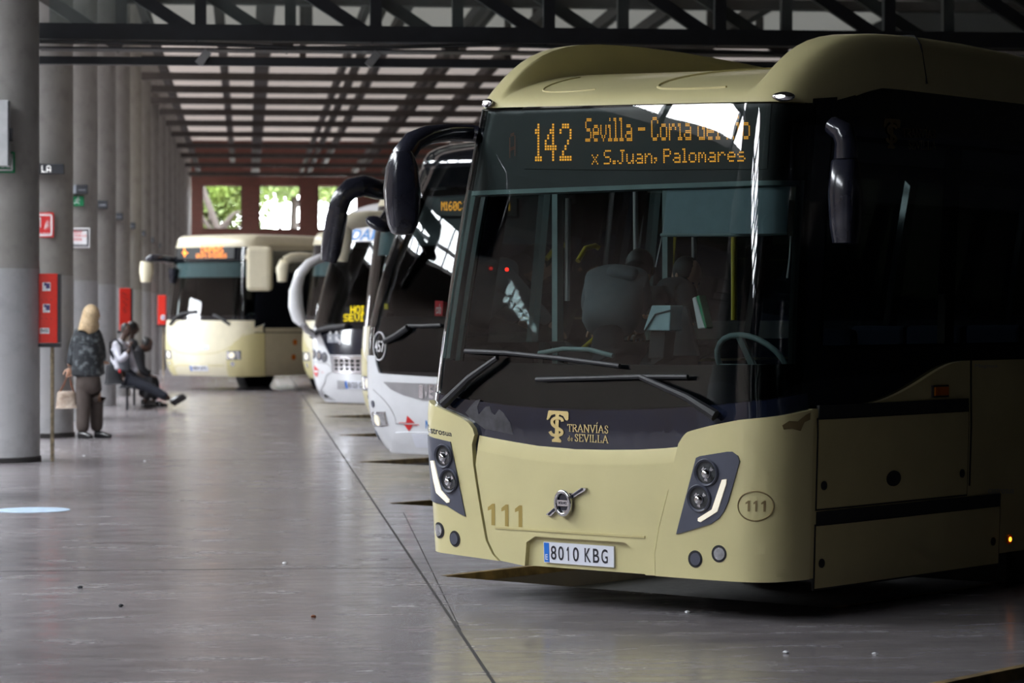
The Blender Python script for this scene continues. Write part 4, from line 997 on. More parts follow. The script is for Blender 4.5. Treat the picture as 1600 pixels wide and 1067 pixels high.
head(c, [(0, zt2(249), .055, .05), (0, zt2(254), .068, .07), (0, zt2(300), .078, .1), (0, zt2(350), .072, .09), (0, zt2(376), .06, .07), (0, zt2(378), .05, .05)], .2, 'mirror_head', 'mirror_plastic', A2)
# --- cabin fittings
dash = [(-.98, .45), (-.92, .30), (-.6, .16), (0, .12), (.6, .16), (1.0, .30), (1.08, .45), (1.08, .95), (.3, .85), (.2, .72), (-.98, .72)]
MB().prism([(x, y, .5) for x, y in dash], (0, 0, .80)).build('dashboard', 'black_plastic', B.root, None, .03)
def tub(name, pts, r, mt, n=10): return MB().tube([mpt(*p) for p in pts], r, n).build(name, mt, B.root, 50)
bl = B.tz([(1026, 362), (1032, 292), (1130, 290), (1248, 289), (1242, 362)])
sb = B.patch('sun_blind', bl, 'blind_cloth', -.06, -.065)
MB().tube([B.S(*B.inv(1022, 363), -.065), B.S(*B.inv(1130, 363), -.065), B.S(*B.inv(1244, 362), -.065)], .010, 8).build('blind_rod', 'interior_trim', sb, 40)
MB().tube([B.S(*B.inv(1030, 300), -.08), B.S(*B.inv(1022, 350), -.09), B.S(*B.inv(1009, 412), -.09)], .004, 6).build('pull_cord', 'steel', sb)
MB().tube([B.S(*B.inv(1254, 366), -.08), B.S(*B.inv(1252, 400), -.08), B.S(*B.inv(1248, 432), -.08)], .005, 6).build('pull_cord', 'steel', sb)
tub('grab_pole', [(993, 300, 1.9), (995, 565, 1.9)], .017, 'steel'); tub('grab_pole', [(1084, 340, 2.3), (1086, 500, 2.3)], .017, 'steel')
tub('grab_pole', [(1147, 330, 2.7), (1147, 500, 2.7)], .02, 'yellow_rail'); tub('grab_pole', [(888, 310, 2.5), (886, 470, 2.5)], .017, 'steel')
tub('grab_rail', [(908, 558, .95), (910, 545, 1.0), (930, 528, 1.1), (946, 510, 1.15), (944, 506, 1.15)], .014, 'yellow_rail')
tub('grab_rail', [(903, 408, 2.8), (915, 388, 2.8), (930, 384, 2.8), (936, 388, 2.8)], .016, 'yellow_rail')
tub('counter_rail', [(842, 552, .62), (880, 545, .62), (920, 546, .62), (958, 556, .62)], .014, 'interior_trim')
def quadbox(name, pts, b, th, mt, parent=None):
    p = [mpt(x, y, b) for x, y in pts]; return MB().prism(p, (0, th, 0)).build(name, mt, parent or B.root, None, .006)
tm = quadbox('ticket_machine', [(1005, 516), (1018, 477), (1048, 477), (1046, 517)], .9, .12, 'pale_teal')
MB().tube([mpt(1008, 516, .893), mpt(1024, 491, .893), mpt(1047, 485, .893)], .005, 6).build('crease', 'interior_grey', tm)
quadbox('machine_stand', [(1012, 560), (1016, 517), (1040, 517), (1036, 560)], .95, .1, 'black_plastic')
v1 = quadbox('card_reader', [(1081, 466), (1086, 463), (1101, 512), (1090, 514)], 1.0, .06, 'sign_white'); quadbox('reader_cover', [(1087, 463), (1092, 461), (1104, 511), (1101, 514)], 1.0, .07, 'green_plastic', v1)
quadbox('cab_partition', [(1050, 556), (1062, 478), (1072, 478), (1090, 556)], 1.15, .03, 'interior_grey')
sw = MB(); cc = Vector((.62, .78, 1.30)); Mx = Matrix.Translation(cc) @ Matrix.Rotation(-.9, 4, 'X')
sw.tube([Mx @ Vector((.22 * math.cos(a * .2618), .22 * math.sin(a * .2618), 0)) for a in range(25)], .016, 8, False); sw.bar(Mx @ Vector((-.21, 0, 0)), Mx @ Vector((.21, 0, 0)), .04, .02); sw.bar(Mx @ Vector((0, -.21, 0)), Mx @ Vector((0, 0, 0)), .04, .02); sw.build('steering_wheel', 'interior_trim', B.root, 50)
def seat(u, b, z=.36):
    o = MB().box((u, b + .12, z + .45), (.44, .42, .10)).build('seat', 'seat_cloth', B.root, None, .03); MB().box((u, b + .32, z + .80), (.43, .09, .68)).build('seat_back', 'seat_cloth', o, None, .03); MB().box((u, b + .14, z + .2), (.08, .3, .42)).build('seat_leg', 'steel', o)
seat(.62, 1.15)
for b in (4.2, 5.0, 5.8, 6.6, 7.4, 8.2):
    for u in (-.9, -.46, .52, .98): seat(u, b)
MB().span((-1.04, 1.1, .36), (-1.0, 1.16, 2.6)).build('door_post', 'interior_trim', B.root); MB().span((-1.04, 2.2, .36), (-1.0, 2.26, 2.6)).build('door_post', 'interior_trim', B.root)
t, z = B.inv(792, 421); MB().ball(mpt(792, 421, 1.4), .012).build('indicator_light', 'red_lit', B.root)
quadbox('paper_note', [(1243, 457), (1255, 447), (1254, 468), (1250, 474)], .62, .004, 'sign_white'); 
# ------------------------------------------------------------------ the other buses
def base(px, d): return at(px, HOR + F * CAMZ / d, d)
CT = [(0, 0), (.4, .02), (.75, .07), (1.0, .15), (1.15, .26), (1.225, .38), (1.265, .54), (1.275, .8), (1.275, 1.2)]
def nose(b, u):
    a = abs(u) / (1 - b.tp)
    for p, q in zip(b.D, b.D[1:]):
        if q.x >= a - 1e-9: return p.y + (q.y - p.y) * ((a - p.x) / max(1e-9, q.x - p.x))
    return b.D[-1].y
def roof_cap(b, h, r, m, length, zt=None, name='roof'):
    zt = zt or b.zt; um = 1.275 * (1 - b.tp)
    us = [0, .2, .4, .6, .75, .88, .97, 1.04, 1.09, 1.12, um - .004, um]; us = [u for u in us if u <= um]; us = [-u for u in us[:0:-1]] + us
    qs = [0, .01, .04, .08, .14, .22, .32, .45, .6, .8, 1.1, 1.6, 3, 6, length - .8]; V = []; Fc = []; n = len(us)
    for q in qs:
        for u in us:
            de = min(um - abs(u), q * 1.0); gg = math.sqrt(max(0, 1 - (1 - min(1, de / r)) ** 2)); V.append((u, b.rk + nose(b, u) + q, zt + h * gg))
    for j in range(len(qs) - 1):
        for i in range(n - 1): Fc.append((j * n + i, j * n + i + 1, (j + 1) * n + i + 1, (j + 1) * n + i))
    return mkobj(name, V, Fc, m, b.root, 50)
def sym(b, pts):
    q = b.tz(pts); q = [p for p in q if p[0] < -.01]
    return q + [(-t, z) for t, z in q[::-1]]
def body(b, length, white, roofm, zwin0, zwin1, tscr, side=None, roofh=.2, roofr=.3):
    TE = b.tb(length); side = side or white
    for sg in (1, -1):
        f = lambda p: p if sg > 0 else mir(p)
        b.patch('side_panel', f([(tscr + .05, b.zl), (TE, b.zl), (TE, zwin0), (tscr + .05, zwin0)]), side, .012, -.01, gt=.2)
        b.patch('side_window', f([(tscr + .02, zwin0), (TE, zwin0), (TE, zwin1), (tscr + .02, zwin1)]), 'black_gloss', .004, -.01, gt=.2)
        b.patch('roof_rail', f([(tscr + .05, zwin1), (TE, zwin1), (TE, b.zt), (tscr + .05, b.zt)]), side, .012, -.01, gt=.2)
    MB().span((-1.25, length, b.zl), (1.25, length + .06, b.zt + roofh)).build('rear_panel', side, b.root)
    MB().span((-1.18, 1.0, b.zl + .02), (1.18, length, b.zl + .1)).build('cabin_floor', 'interior_grey', b.root)
    MB().span((-1.05, 3.4, b.zl + .1), (1.05, 3.44, b.zt - .05)).build('bulkhead', 'interior_grey', b.root)
    dz = zwin0 - .02
    MB().prism([(-1.0, .5, dz - .7), (-.8, .3, dz - .7), (0, .2, dz - .7), (.8, .3, dz - .7), (1.0, .5, dz - .7), (1.0, 1.0, dz - .7), (-1.0, 1.0, dz - .7)], (0, 0, .75)).build('dashboard', 'black_plastic', b.root)
    for bb in (2.75, length - 3.2):
        for u in (-1.08, 1.08): wheel(b, u, bb)
    o = MB().box((.55, 1.7, dz + .35), (.46, .12, .9)).build('seat', 'seat_cloth', b.root, None, .04)
    sw = MB(); Mx = Matrix.Translation((.55, 1.15, dz + .15)) @ Matrix.Rotation(-.8, 4, 'X'); sw.tube([Mx @ Vector((.22 * math.cos(a * .2618), .22 * math.sin(a * .2618), 0)) for a in range(25)], .016, 8, False); sw.build('steering_wheel', 'black_plastic', b.root, 50)
    roof_cap(b, roofh, roofr, roofm, length)
    return TE
def bstr(b, name, s, box, m, w, bold=0., parent=None): return b.text(name, s, box, m, w, bold, parent)
def logo(b, box, parent=None, name='emblem'):
    v, f = arrow_logo(); return b.flat(name, v, f, b.tz(box), 'red_print', .026, parent)
def tubepx(b, pts, r, name, m, parent=None, n=10, flat=1.): return MB().tube([b.loc(*p) for p in pts], r, n, True, flat).build(name, m, parent or b.root, 50)
def wip(b, pts, r=.02): return MB().tube([b.S(*b.inv(px, py), w) for px, py, w in pts], r, 8).build('wiper_arm', 'black_plastic', b.root, 40)
def plate2(b, px, py, s, w, wd=.52):
    t, z = b.inv(px, py); p = b.patch('number_plate', [(t, z - .055), (t + wd, z - .055), (t + wd, z + .055), (t, z + .055)], 'plate_white', w, 0)
    b.patch('country_band', [(t + .003, z - .052), (t + .045, z - .052), (t + .045, z + .052), (t + .003, z + .052)], 'plate_blue', w + .003, w, p)
    v, f = text2d(s, .012); b.flat('plate_lettering', v, f, [(t + .065, z - .038), (t + wd - .02, z - .038), (t + wd - .02, z + .038), (t + .065, z + .038)], 'plate_black', w + .004, p); return p
# --- white coach with ringed number 457
b2 = Bus('coach_bus', 'white coach with black front and ringed number 457, right behind the nearest bus', base(688, 26.0), RZ, CT, 1.35, .62, 3.02, .12, .13, .27, 'parked coaches'); b = b2
Kc = lambda pts: [(440 + x / 3.81, 440 + y / 3.81) for x, y in pts]
tS = 1.62
TEb = body(b, 11.5, 'white_paint', 'black_gloss', 1.5, 2.75, tS, None, .26, .55)
b.patch('body_shell', [(-tS - .1, b.zl + .03), (tS + .1, b.zl + .03), (tS + .1, 1.55), (-tS - .1, 1.55)], 'black_gloss', -.004, -.02)
wt = sym(b, Kc([(562, 440), (575, 500), (590, 545), (620, 548), (760, 558), (900, 567), (950, 569)]))
wt = [(-tS - .08, wt[0][1])] + wt + [(tS + .08, wt[0][1])]
b.patch('front_panel', wt + [(tS + .08, b.zl), (-tS - .08, b.zl)], 'white_paint', .02, -.01)
zw = wt[len(wt) // 2][1]
b.patch('windscreen', [(-tS, 1.0)] + [(tS * i / 14, 1.02) for i in range(-14, 15)] + [(tS, 1.0), (tS, 3.0), (-tS, 3.0)], 'windscreen', .006, 0, thick=False)
b.patch('lower_mask', [(-tS, .7), (tS, .7), (tS, 1.52), (-tS, 1.52)], 'black_gloss', .0, -.02)
mk_ = b.tz(Kc([(640, 250)]))[0]
for sg in (1, -1):
    pr = [(-tS, 1.5), (-tS + .26, 1.5), (-tS + .20, 2.4), (-tS + .34, 2.72), (-tS + .34, 3.02), (-tS, 3.02)]
    b.patch('front_pillar', pr if sg < 0 else mir(pr), 'black_gloss', -.002, -.05)
b.patch('header_mask', [(-tS, 2.80), (tS, 2.80), (tS, 3.02), (-tS, 3.02)], 'black_gloss', -.002, -.05)
b.patch('header_blind', [(-1.2, 2.3), (1.2, 2.3), (1.2, 2.8), (-1.2, 2.8)], 'interior_grey', -.16, -.2)
ld = b.patch('destination_display', b.tz([(676, 330), (676, 302), (700, 302), (735, 302), (800, 302), (800, 330), (740, 330)]), 'led_board', -.10, -.14)
q = b.tz([(679, 322), (727, 322), (727, 308), (679, 308)]); b.led('route_lettering', 'M160CJA', q, 'led_amber', -.095, 1, .95, ld)
q = b.tz([(781, 322), (789, 322), (789, 309), (781, 309)]); b.led('route_lettering', 'A', q, 'led_amber', -.095, 1, .95, ld)
gr = sym(b, Kc([(618, 597), (660, 640), (740, 675), (850, 705), (940, 712)])); gt_ = sym(b, Kc([(622, 596), (760, 602), (940, 608)]))
b.patch('grille', gr + gt_[::-1], 'silver_grille', .026, .015)
for i, ch_ in enumerate('IVECO'):
    x = 832 + i * 30; bstr(b, 'name_lettering', ch_, Kc([(x, 690), (x + 24, 693), (x + 24, 614), (x, 612)]), 'chrome', .034, .02)
sm_ = chaikin(sym(b, Kc([(556, 640), (612, 692), (660, 752), (688, 815), (690, 850)])), 1, False)
half_ = [p for p in sm_ if p[0] < 0]
for sg in (1, -1):
    b.patch('panel_seam', stroke(half_ if sg < 0 else [(-p[0], p[1]) for p in half_], .010), 'silver_grille', .022, .018)
bl_ = sym(b, Kc([(668, 1003), (668, 930), (690, 893), (760, 890), (950, 893)]))
b.patch('bumper', bl_ + [(bl_[-1][0], b.zl), (bl_[0][0], b.zl)], 'white_paint', .035, .01)
lw = sym(b, Kc([(815, 975), (790, 900), (950, 900)])); b.patch('plate_field', lw + [(lw[-1][0], lw[0][1]), (lw[0][0], lw[0][1])], 'plate_white', .037, .03)
hq = b.tz(Kc([(548, 772), (630, 772), (648, 852), (600, 858), (556, 850)]))
for sg in (1, -1):
    h = b.patch('headlamp', hq if sg > 0 else mir(hq), 'chrome', .026, .01)
    t = sum(p[0] for p in hq) / len(hq) * sg; z = sum(p[1] for p in hq) / len(hq)
    b.patch('lamp_lens', [(t + (p[0] * sg - t) * .88, z + (p[1] - z) * .82) for p in hq][::sg], 'lamp_glass', .030, .02, h); b.patch('lamp_core', b.disc(t, z, .05), 'led_lens', .036, .028, h)
    t, z = b.inv(*Kc([(573, 918)])[0]); f_ = b.patch('fog_lamp', b.disc(t * sg, z, .055), 'grey_plastic', .026, .01); b.patch('lamp_lens', b.disc(t * sg, z, .035), 'lamp_glass', .032, .02, f_)
    t, z = b.inv(*Kc([(555, 727)])[0]); b.patch('side_marker', b.disc(t * sg, z, .035), 'grey_plastic', .026, .01)
logo(b, Kc([(712, 888), (832, 888), (832, 795), (712, 795)]))
bstr(b, 'name_lettering', 'N', Kc([(868, 868), (890, 868), (890, 822), (868, 822)]), 'blue_print', .026, .03)
t, z = b.inv(*Kc([(587, 385)])[0]); rg = [b.S(t + .11 * math.cos(a * math.pi / 16), z + .135 * math.sin(a * math.pi / 16), .012) for a in range(33)]
MB().tube(rg, .008, 6, False).build('number_ring', 'sign_white', b.root, 60)
v, f = text2d('457', .01); b.flat('fleet_number', v, f, [(t - .085, z - .055), (t + .085, z - .055), (t + .085, z + .055), (t - .085, z + .055)], 'sign_white', .012)
a = wip(b, [(605, 533, .03), (625, 525, .05), (643, 513, .05)], .03); MB().tube([b.S(*b.inv(px, py), .03) for px, py in ((640, 510), (665, 510), (692, 509))], .018, 6).build('wiper_blade', 'black_plastic', a, 40)
rc = b.tz(Kc([(903, 200), (905, 110), (953, 112), (948, 200)])); cn = b.patch('drink_carton', rc, 'can_red', -.02, -.12); b.text('carton_lettering', 'cola', Kc([(912, 188), (940, 188), (946, 130), (912, 130)]), 'sign_white', -.017, 0, cn)
bt = b.tz(Kc([(600, 160), (600, 128), (620, 128), (620, 160)])); b.patch('yellow_ticket', bt, 'yellow_rail', -.02, -.03)
# mirror: thick dark arm bending down
A = tubepx(b, [(632, 296, .8), (612, 297, .5), (590, 296, .2), (568, 290, 0), (548, 295, -.1), (535, 308, -.16), (527, 330, -.18)], [.09, .10, .10, .105, .105, .10, .10], 'mirror_arm', 'mirror_plastic', None, 14, .8)
tubepx(b, [(529, 322, -.18), (526, 340, -.18), (521, 368, -.18), (517, 392, -.18), (514, 408, -.18)], [.10, .115, .115, .11, .085], 'mirror_head', 'mirror_plastic', A, 14, .8)
m = MB(); c = b.loc(592, 350, .0); m.ball(c, (.14, .14, .06), Matrix.Rotation(.5, 4, 'Y'), 12, 8); m.tube([c, b.loc(603, 335, .3), b.loc(612, 310, .6)], .04, 8); m.build('wide_angle_mirror', 'mirror_plastic', b.root, 50)

# --- beige coaches (three of the same make); the front one in the open is traced, the others are its twins
def beige(label, P0, RZv, group='parked coaches'):
    b = Bus('coach_bus', label, P0, RZv, CT, 1.15, .22, 2.93, .06, .07, .30, group); ts_ = 1.60
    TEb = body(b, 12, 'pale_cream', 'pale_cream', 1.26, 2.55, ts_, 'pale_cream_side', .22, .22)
    b.patch('body_shell', [(-ts_ - .1, b.zl + .03), (ts_ + .1, b.zl + .03), (ts_ + .1, 1.3), (-ts_ - .1, 1.3)], 'dark_void', -.004, -.02)
    return b, ts_
def beige_front(b, ts_, T):
    # T: traced outlines in (t, z)
    b.patch('front_panel', [(-ts_ + .0, b.zl), (ts_ - .02, b.zl), (ts_ - .02, T['belt'])] + [(-ts_ + .0, T['belt'])], 'pale_cream', .014, -.01)
    b.patch('bumper_corner', T['corner'], 'cream_paint', .022, .005); b.patch('bumper_corner', mir(T['corner']), 'cream_paint', .022, .005)
    b.patch('front_crease', stroke(T['smile'], .018), 'cream_side', .017, .01)
    b.patch('windscreen_surround', [(-ts_, T['belt'] + .01), (ts_ - .02, T['belt'] + .01), (ts_ - .02, T['belt'] + .09), (-ts_, T['belt'] + .09)], 'black_gloss', .006, -.02)
    for sg in (1, -1):
        pr = [(ts_ - .16, T['belt']), (ts_ - .02, T['belt']), (ts_ - .02, 2.9), (ts_ - .16, 2.9)]; b.patch('windscreen_surround', pr if sg > 0 else mir(pr), 'black_gloss', .006, -.02)
    b.patch('header_panel', [(-ts_, T['head']), (ts_ - .02, T['head']), (ts_ - .02, 2.91), (-ts_, 2.91)], 'black_gloss', .007, -.02)
    b.patch('roof_brow', [(-ts_, 2.89), (ts_, 2.89), (ts_, 2.94), (-ts_, 2.94)], 'pale_cream', .014, -.01)
    b.patch('windscreen', [(-ts_ + .1, T['belt'] + .05), (ts_ - .12, T['belt'] + .05), (ts_ - .12, T['head'] + .02), (-ts_ + .1, T['head'] + .02)], 'windscreen', .004, 0, thick=False)
    b.patch('sun_blind', [(-1.1, T['head'] - .32), (1.25, T['head'] - .32), (1.25, T['head']), (-1.1, T['head'])], 'blind_cloth', -.06, -.07)
    for sg in (1, -1):
        h = b.patch('headlamp', T['lamp'] if sg > 0 else mir(T['lamp']), 'grey_plastic', .026, .01); t = sum(p[0] for p in T['lamp']) / 4 * sg; z = sum(p[1] for p in T['lamp']) / 4
        b.patch('lamp_lens', [(t + (p[0] * sg - t) * .9 - .02 * sg, z + (p[1] - z) * .85) for p in T['lamp']][::sg], 'lamp_glass', .030, .02, h); b.patch('lamp_core', b.disc(t - .04 * sg, z, .06), 'led_lens', .034, .025, h)
        b.patch('fog_lamp', b.disc(t - .03 * sg, z - .17, .05), 'lamp_glass', .027, .01)
RZ5 = RZ
b5, ts5 = beige('beige coach with orange lettering standing in the open at the far end', base(307, 55.6), RZ5); b = b5
Kd = lambda pts: [(220 + x / 3.811, 340 + y / 3.811) for x, y in pts]
T = {'belt': b.inv(*Kd([(400, 612)])[0])[1], 'head': b.inv(*Kd([(400, 258)])[0])[1], 'smile': chaikin(sym(b, Kd([(135, 690), (165, 755), (215, 800), (290, 812), (345, 810)])), 2, False)}
lq = b.tz(Kd([(516, 795), (598, 792), (598, 845), (516, 845)])); T['lamp'] = lq
cn = b.tz(Kd([(512, 850), (530, 780), (560, 740), (620, 702), (668, 688)])); T['corner'] = [(cn[0][0], b.zl)] + cn + [(ts5 + .02, cn[-1][1]), (ts5 + .02, b.zl)]
beige_front(b, ts5, T)
zz5 = T
ld = b.patch('destination_display', b.tz(Kd([(222, 245), (222, 170), (400, 166), (560, 168), (556, 245), (400, 247)])), 'led_board', .012, .0)
b.led('route_lettering', 'DAMAS', b.tz(Kd([(362, 212), (494, 212), (494, 170), (362, 170)])), 'led_orange', .016, 1, .95, ld)
b.led('route_lettering', 'GRUPO INTERBUS'.replace('Q', 'O'), b.tz(Kd([(333, 240), (514, 240), (514, 216), (333, 216)])), 'led_orange', .016, 1, .95, ld)
b.patch('route_symbol', b.tz(Kd([(247, 210), (258, 205), (262, 175), (270, 205), (287, 210), (272, 218), (264, 238), (258, 216)])), 'led_orange', .016, .012, ld)
b.patch('front_name_plate', b.tz(Kd([(280, 788), (280, 760), (410, 762), (408, 786)])), 'plate_white', .022, .01); bstr(b, 'name_lettering', 'I V ECO', Kd([(292, 784), (400, 782), (400, 774), (292, 776)]), 'plate_black', .024)
plate2(b, *Kd([(298, 894)])[0], '1884 JFK', .024); 
b.patch('bumper_crease', stroke(b.tz(Kd([(205, 890), (225, 878), (500, 880)])), .02), 'cream_side', .018, .01)
wip(b, [Kd([(182, 636)])[0] + (.03,), Kd([(215, 600)])[0] + (.05,), Kd([(250, 575)])[0] + (.04,), Kd([(330, 560)])[0] + (.03,)], .03); wip(b, [Kd([(532, 636)])[0] + (.03,), Kd([(490, 605)])[0] + (.05,), Kd([(440, 580)])[0] + (.04,)], .03)
# side of that coach: raked black glazing over the beige flank
sd = b.tz(Kd([(676, 655), (800, 600), (905, 545), (960, 515), (1000, 500)]))
b.patch('side_glazing', [(p[0], p[1]) for p in sd] + [(sd[-1][0], b.inv(*Kd([(1000, 195)])[0])[1]), (sd[0][0], b.inv(*Kd([(676, 197)])[0])[1])], 'black_gloss', .02, .0, gt=.3)
for c in Kd([(915, 742), (907, 830)]):
    t, z = b.inv(*c); b.patch('side_marker', b.disc(t, z, .06, 12), 'amber_lens', .02, 0)
b.patch('flank_seam', stroke(b.tz(Kd([(675, 684), (960, 684)])), .02), 'beam_brown', .0135, .01)
A = tubepx(b, [Kd([(185, 252)])[0] + (.5,), Kd([(120, 240)])[0] + (0,), Kd([(65, 240)])[0] + (-.2,), Kd([(45, 258)])[0] + (-.2,)], .08, 'mirror_arm', 'mirror_plastic'); tubepx(b, [Kd([(36, 262)])[0] + (-.2,), Kd([(34, 320)])[0] + (-.2,), Kd([(30, 384)])[0] + (-.2,)], [.13, .15, .10], 'mirror_head', 'pale_cream', A, 14)
tubepx(b, [Kd([(190, 300)])[0] + (.2,), Kd([(188, 390)])[0] + (.2,)], [.1, .07], 'wide_angle_mirror', 'mirror_plastic')
A = tubepx(b, [Kd([(640, 235)])[0] + (.4,), Kd([(680, 238)])[0] + (.1,), Kd([(715, 240)])[0] + (0,)], .07, 'mirror_arm', 'pale_cream'); p0 = b.loc(*Kd([(708, 305)])[0], 0.)
MB().box(p0, (.50, .30, .88), Matrix.Rotation(.6, 3, 'Z')).build('mirror_head', 'pale_cream', A, None, .08)

TT = {k: v for k, v in T.items()}
for lab, px, d, arm in (('beige coach mostly hidden behind the white coach numbered 457', 655, 33.0, [(628, 345, .6), (600, 342, .3), (575, 342, 0), (552, 345, -.15), (538, 352, -.18), (534, 375, -.2), (531, 408, -.2)]),
                   ('beige coach mostly hidden behind the white coach with blue access symbols', 527, 53.0, [(492, 404, .6), (470, 402, .3), (455, 403, 0), (445, 408, -.1), (441, 420, -.1), (441, 440, -.1)])):
    b, t_ = beige(lab, base(px, d), RZ); beige_front(b, t_, TT)
    A = tubepx(b, arm[:-2], .10, 'mirror_arm', 'pale_cream', None, 12, .8); tubepx(b, arm[-3:], [.11, .14, .10], 'mirror_head', 'pale_cream', A, 12, .8)

# --- white coach with lit yellow route board and blue access symbols
b3 = Bus('coach_bus', 'white coach with yellow lit route board and blue access symbols', base(561, 39.6), RZ, CT, 1.25, .42, 2.72, .10, .13, .28, 'parked coaches'); b = b3; tS = 1.6
body(b, 12, 'white_paint', 'white_paint', 1.35, 2.55, tS, None, .50, .75)
b.patch('body_shell', [(-tS - .1, b.zl + .03), (tS + .1, b.zl + .03), (tS + .1, 1.4), (-tS - .1, 1.4)], 'dark_void', -.004, -.02)
zt3 = b.inv(*Kc([(400, 262)])[0])[1]; zdm = b.inv(565, 378)[1]
b.patch('front_panel', [(-tS - .08, b.zl), (tS + .08, b.zl), (tS + .08, 1.40), (tS, 1.38)] + sym(b, Kc([(200, 262), (232, 300), (262, 380), (290, 436), (400, 438), (470, 438)]))[::-1] + [(-tS, 1.38), (-tS - .08, 1.40)], 'white_paint', .018, -.01)
b.patch('lower_mask', [(-1.45, .7), (1.45, .7), (1.45, zt3 + .02), (-1.45, zt3 + .02)], 'navy_gloss', .004, -.02)
b.patch('windscreen', [(-tS, zt3 - .05), (tS, zt3 - .05), (tS, zdm), (-tS, zdm)], 'windscreen', .006, 0, thick=False)
b.patch('header_panel', [(-tS, zdm), (tS, zdm), (tS, 2.74), (-tS, 2.74)], 'white_paint', .016, -.02)
for sg in (1, -1):
    pr = [(-tS - .02, zt3), (-tS + .2, zt3), (-tS + .2, zdm), (-tS - .02, zdm)]; b.patch('front_pillar', pr if sg < 0 else mir(pr), 'black_gloss', -.002, -.05)
bstr(b, 'roof_lettering', 'DAMAS', [(549, 376), (628, 377), (632, 358), (555, 359)], 'blue_print', .025, .02)
q = b.tz([(536, 502), (536, 478), (575, 478), (575, 502)]); ld = b.patch('route_board', q, 'led_board', -.04, -.06)
b.led('route_lettering', 'HOI', b.tz([(545, 489), (566, 489), (566, 477), (545, 477)]), 'led_yellow', -.036, 1, .98, ld); b.led('route_lettering', 'SEVI', b.tz([(534, 501), (565, 501), (565, 490), (534, 490)]), 'led_yellow', -.036, 1, .98, ld)
for i, x in enumerate((275, 313)):
    ic = b.patch('access_symbol', b.tz(Kc([(x, 362), (x, 310), (x + 34, 312), (x + 34, 364)])), 'sign_grey', .008, .004)
    m2 = b.tz(Kc([(x + 16, 325), (x + 17, 345)])); b.patch('symbol_figure', stroke(m2, .035), 'sign_white', .012, .009, ic); b.patch('symbol_figure', b.disc(m2[0][0], m2[0][1] + .05, .025, 10), 'sign_white', .012, .009, ic)
    if i: b.patch('symbol_figure', stroke([(m2[1][0], m2[1][1]), (m2[1][0] + .06, m2[1][1] - .01), (m2[1][0] + .07, m2[1][1] - .06)], .025), 'sign_white', .012, .009, ic)
gr = sym(b, Kc([(300, 442), (312, 540), (400, 545), (470, 546)])); g2 = sym(b, Kc([(296, 440), (470, 442)]))
g_ = b.patch('grille', [gr[1]] + gr[2:-2] + [gr[-2], g2[-1], g2[0]], 'chrome', .026, .01)
ga = b.inv(*Kc([(305, 458)])[0]); gb = b.inv(*Kc([(320, 530)])[0])
for i in range(9):
    for j in range(3):
        w_ = -2 * gb[0] / 9; x0 = gb[0] + i * w_; hh = (ga[1] - gb[1]) / 3; z0 = gb[1] + j * hh
        b.patch('grille_slot', [(x0 + .02, z0 + .008), (x0 + w_ - .02, z0 + .008), (x0 + w_ - .02, z0 + hh - .008), (x0 + .02, z0 + hh - .008)], 'dark_void', .028, .02, g_)
for sg in (1, -1):
    for (x, y) in ((200, 430), (230, 440), (261, 450)):
        t, z = b.inv(*Kc([(x, y)])[0]); h = b.patch('headlamp', b.disc(t * sg, z, .075), 'grey_plastic', .024, .01); b.patch('lamp_lens', b.disc(t * sg + .01, z, .05), 'lamp_glass', .03, .02, h)
    t, z = b.inv(*Kc([(213, 607)])[0]); b.patch('fog_lamp', b.disc(t * sg, z, .05), 'grey_plastic', .024, .01)
hs = chaikin(sym(b, Kc([(180, 470), (240, 482), (290, 490), (310, 540), (290, 545), (270, 560), (262, 620), (272, 695)])), 1, False); hs = [p for p in hs if p[0] < 0]
for sg in (1, -1): b.patch('panel_seam', stroke(hs if sg < 0 else [(-p[0], p[1]) for p in hs], .014), 'silver_grille', .021, .016)
logo(b, Kc([(180, 570), (258, 570), (258, 497), (180, 497)])); plate2(b, *Kc([(388, 612)])[0], '8123 GXK', .032, .52)
b.patch('plate_surround', b.tz(Kc([(340, 635), (340, 588), (384, 590), (384, 635)])), 'silver_grille', .028, .018)
a = wip(b, [Kc([(200, 325)])[0] + (.05,), Kc([(240, 295)])[0] + (.06,), Kc([(300, 278)])[0] + (.05,), Kc([(400, 268)])[0] + (.04,)], .04)
A = tubepx(b, [(530, 395, .8), (512, 400, .4), (500, 404, .1), (482, 412, -.1), (469, 428, -.2), (463, 450, -.25)], [.07, .07, .07, .07, .08, .09], 'mirror_arm', 'white_paint', None, 12)
tubepx(b, [(467, 432, -.25), (462, 455, -.25), (462, 478, -.25), (467, 498, -.25), (473, 508, -.25)], [.06, .10, .11, .10, .05], 'mirror_head', 'white_paint', A, 14)
tubepx(b, [(470, 500, -.22), (480, 516, -.1), (492, 523, .1), (505, 522, .4)], [.05, .05, .05, .05], 'mirror_brace', 'white_paint', A, 10)

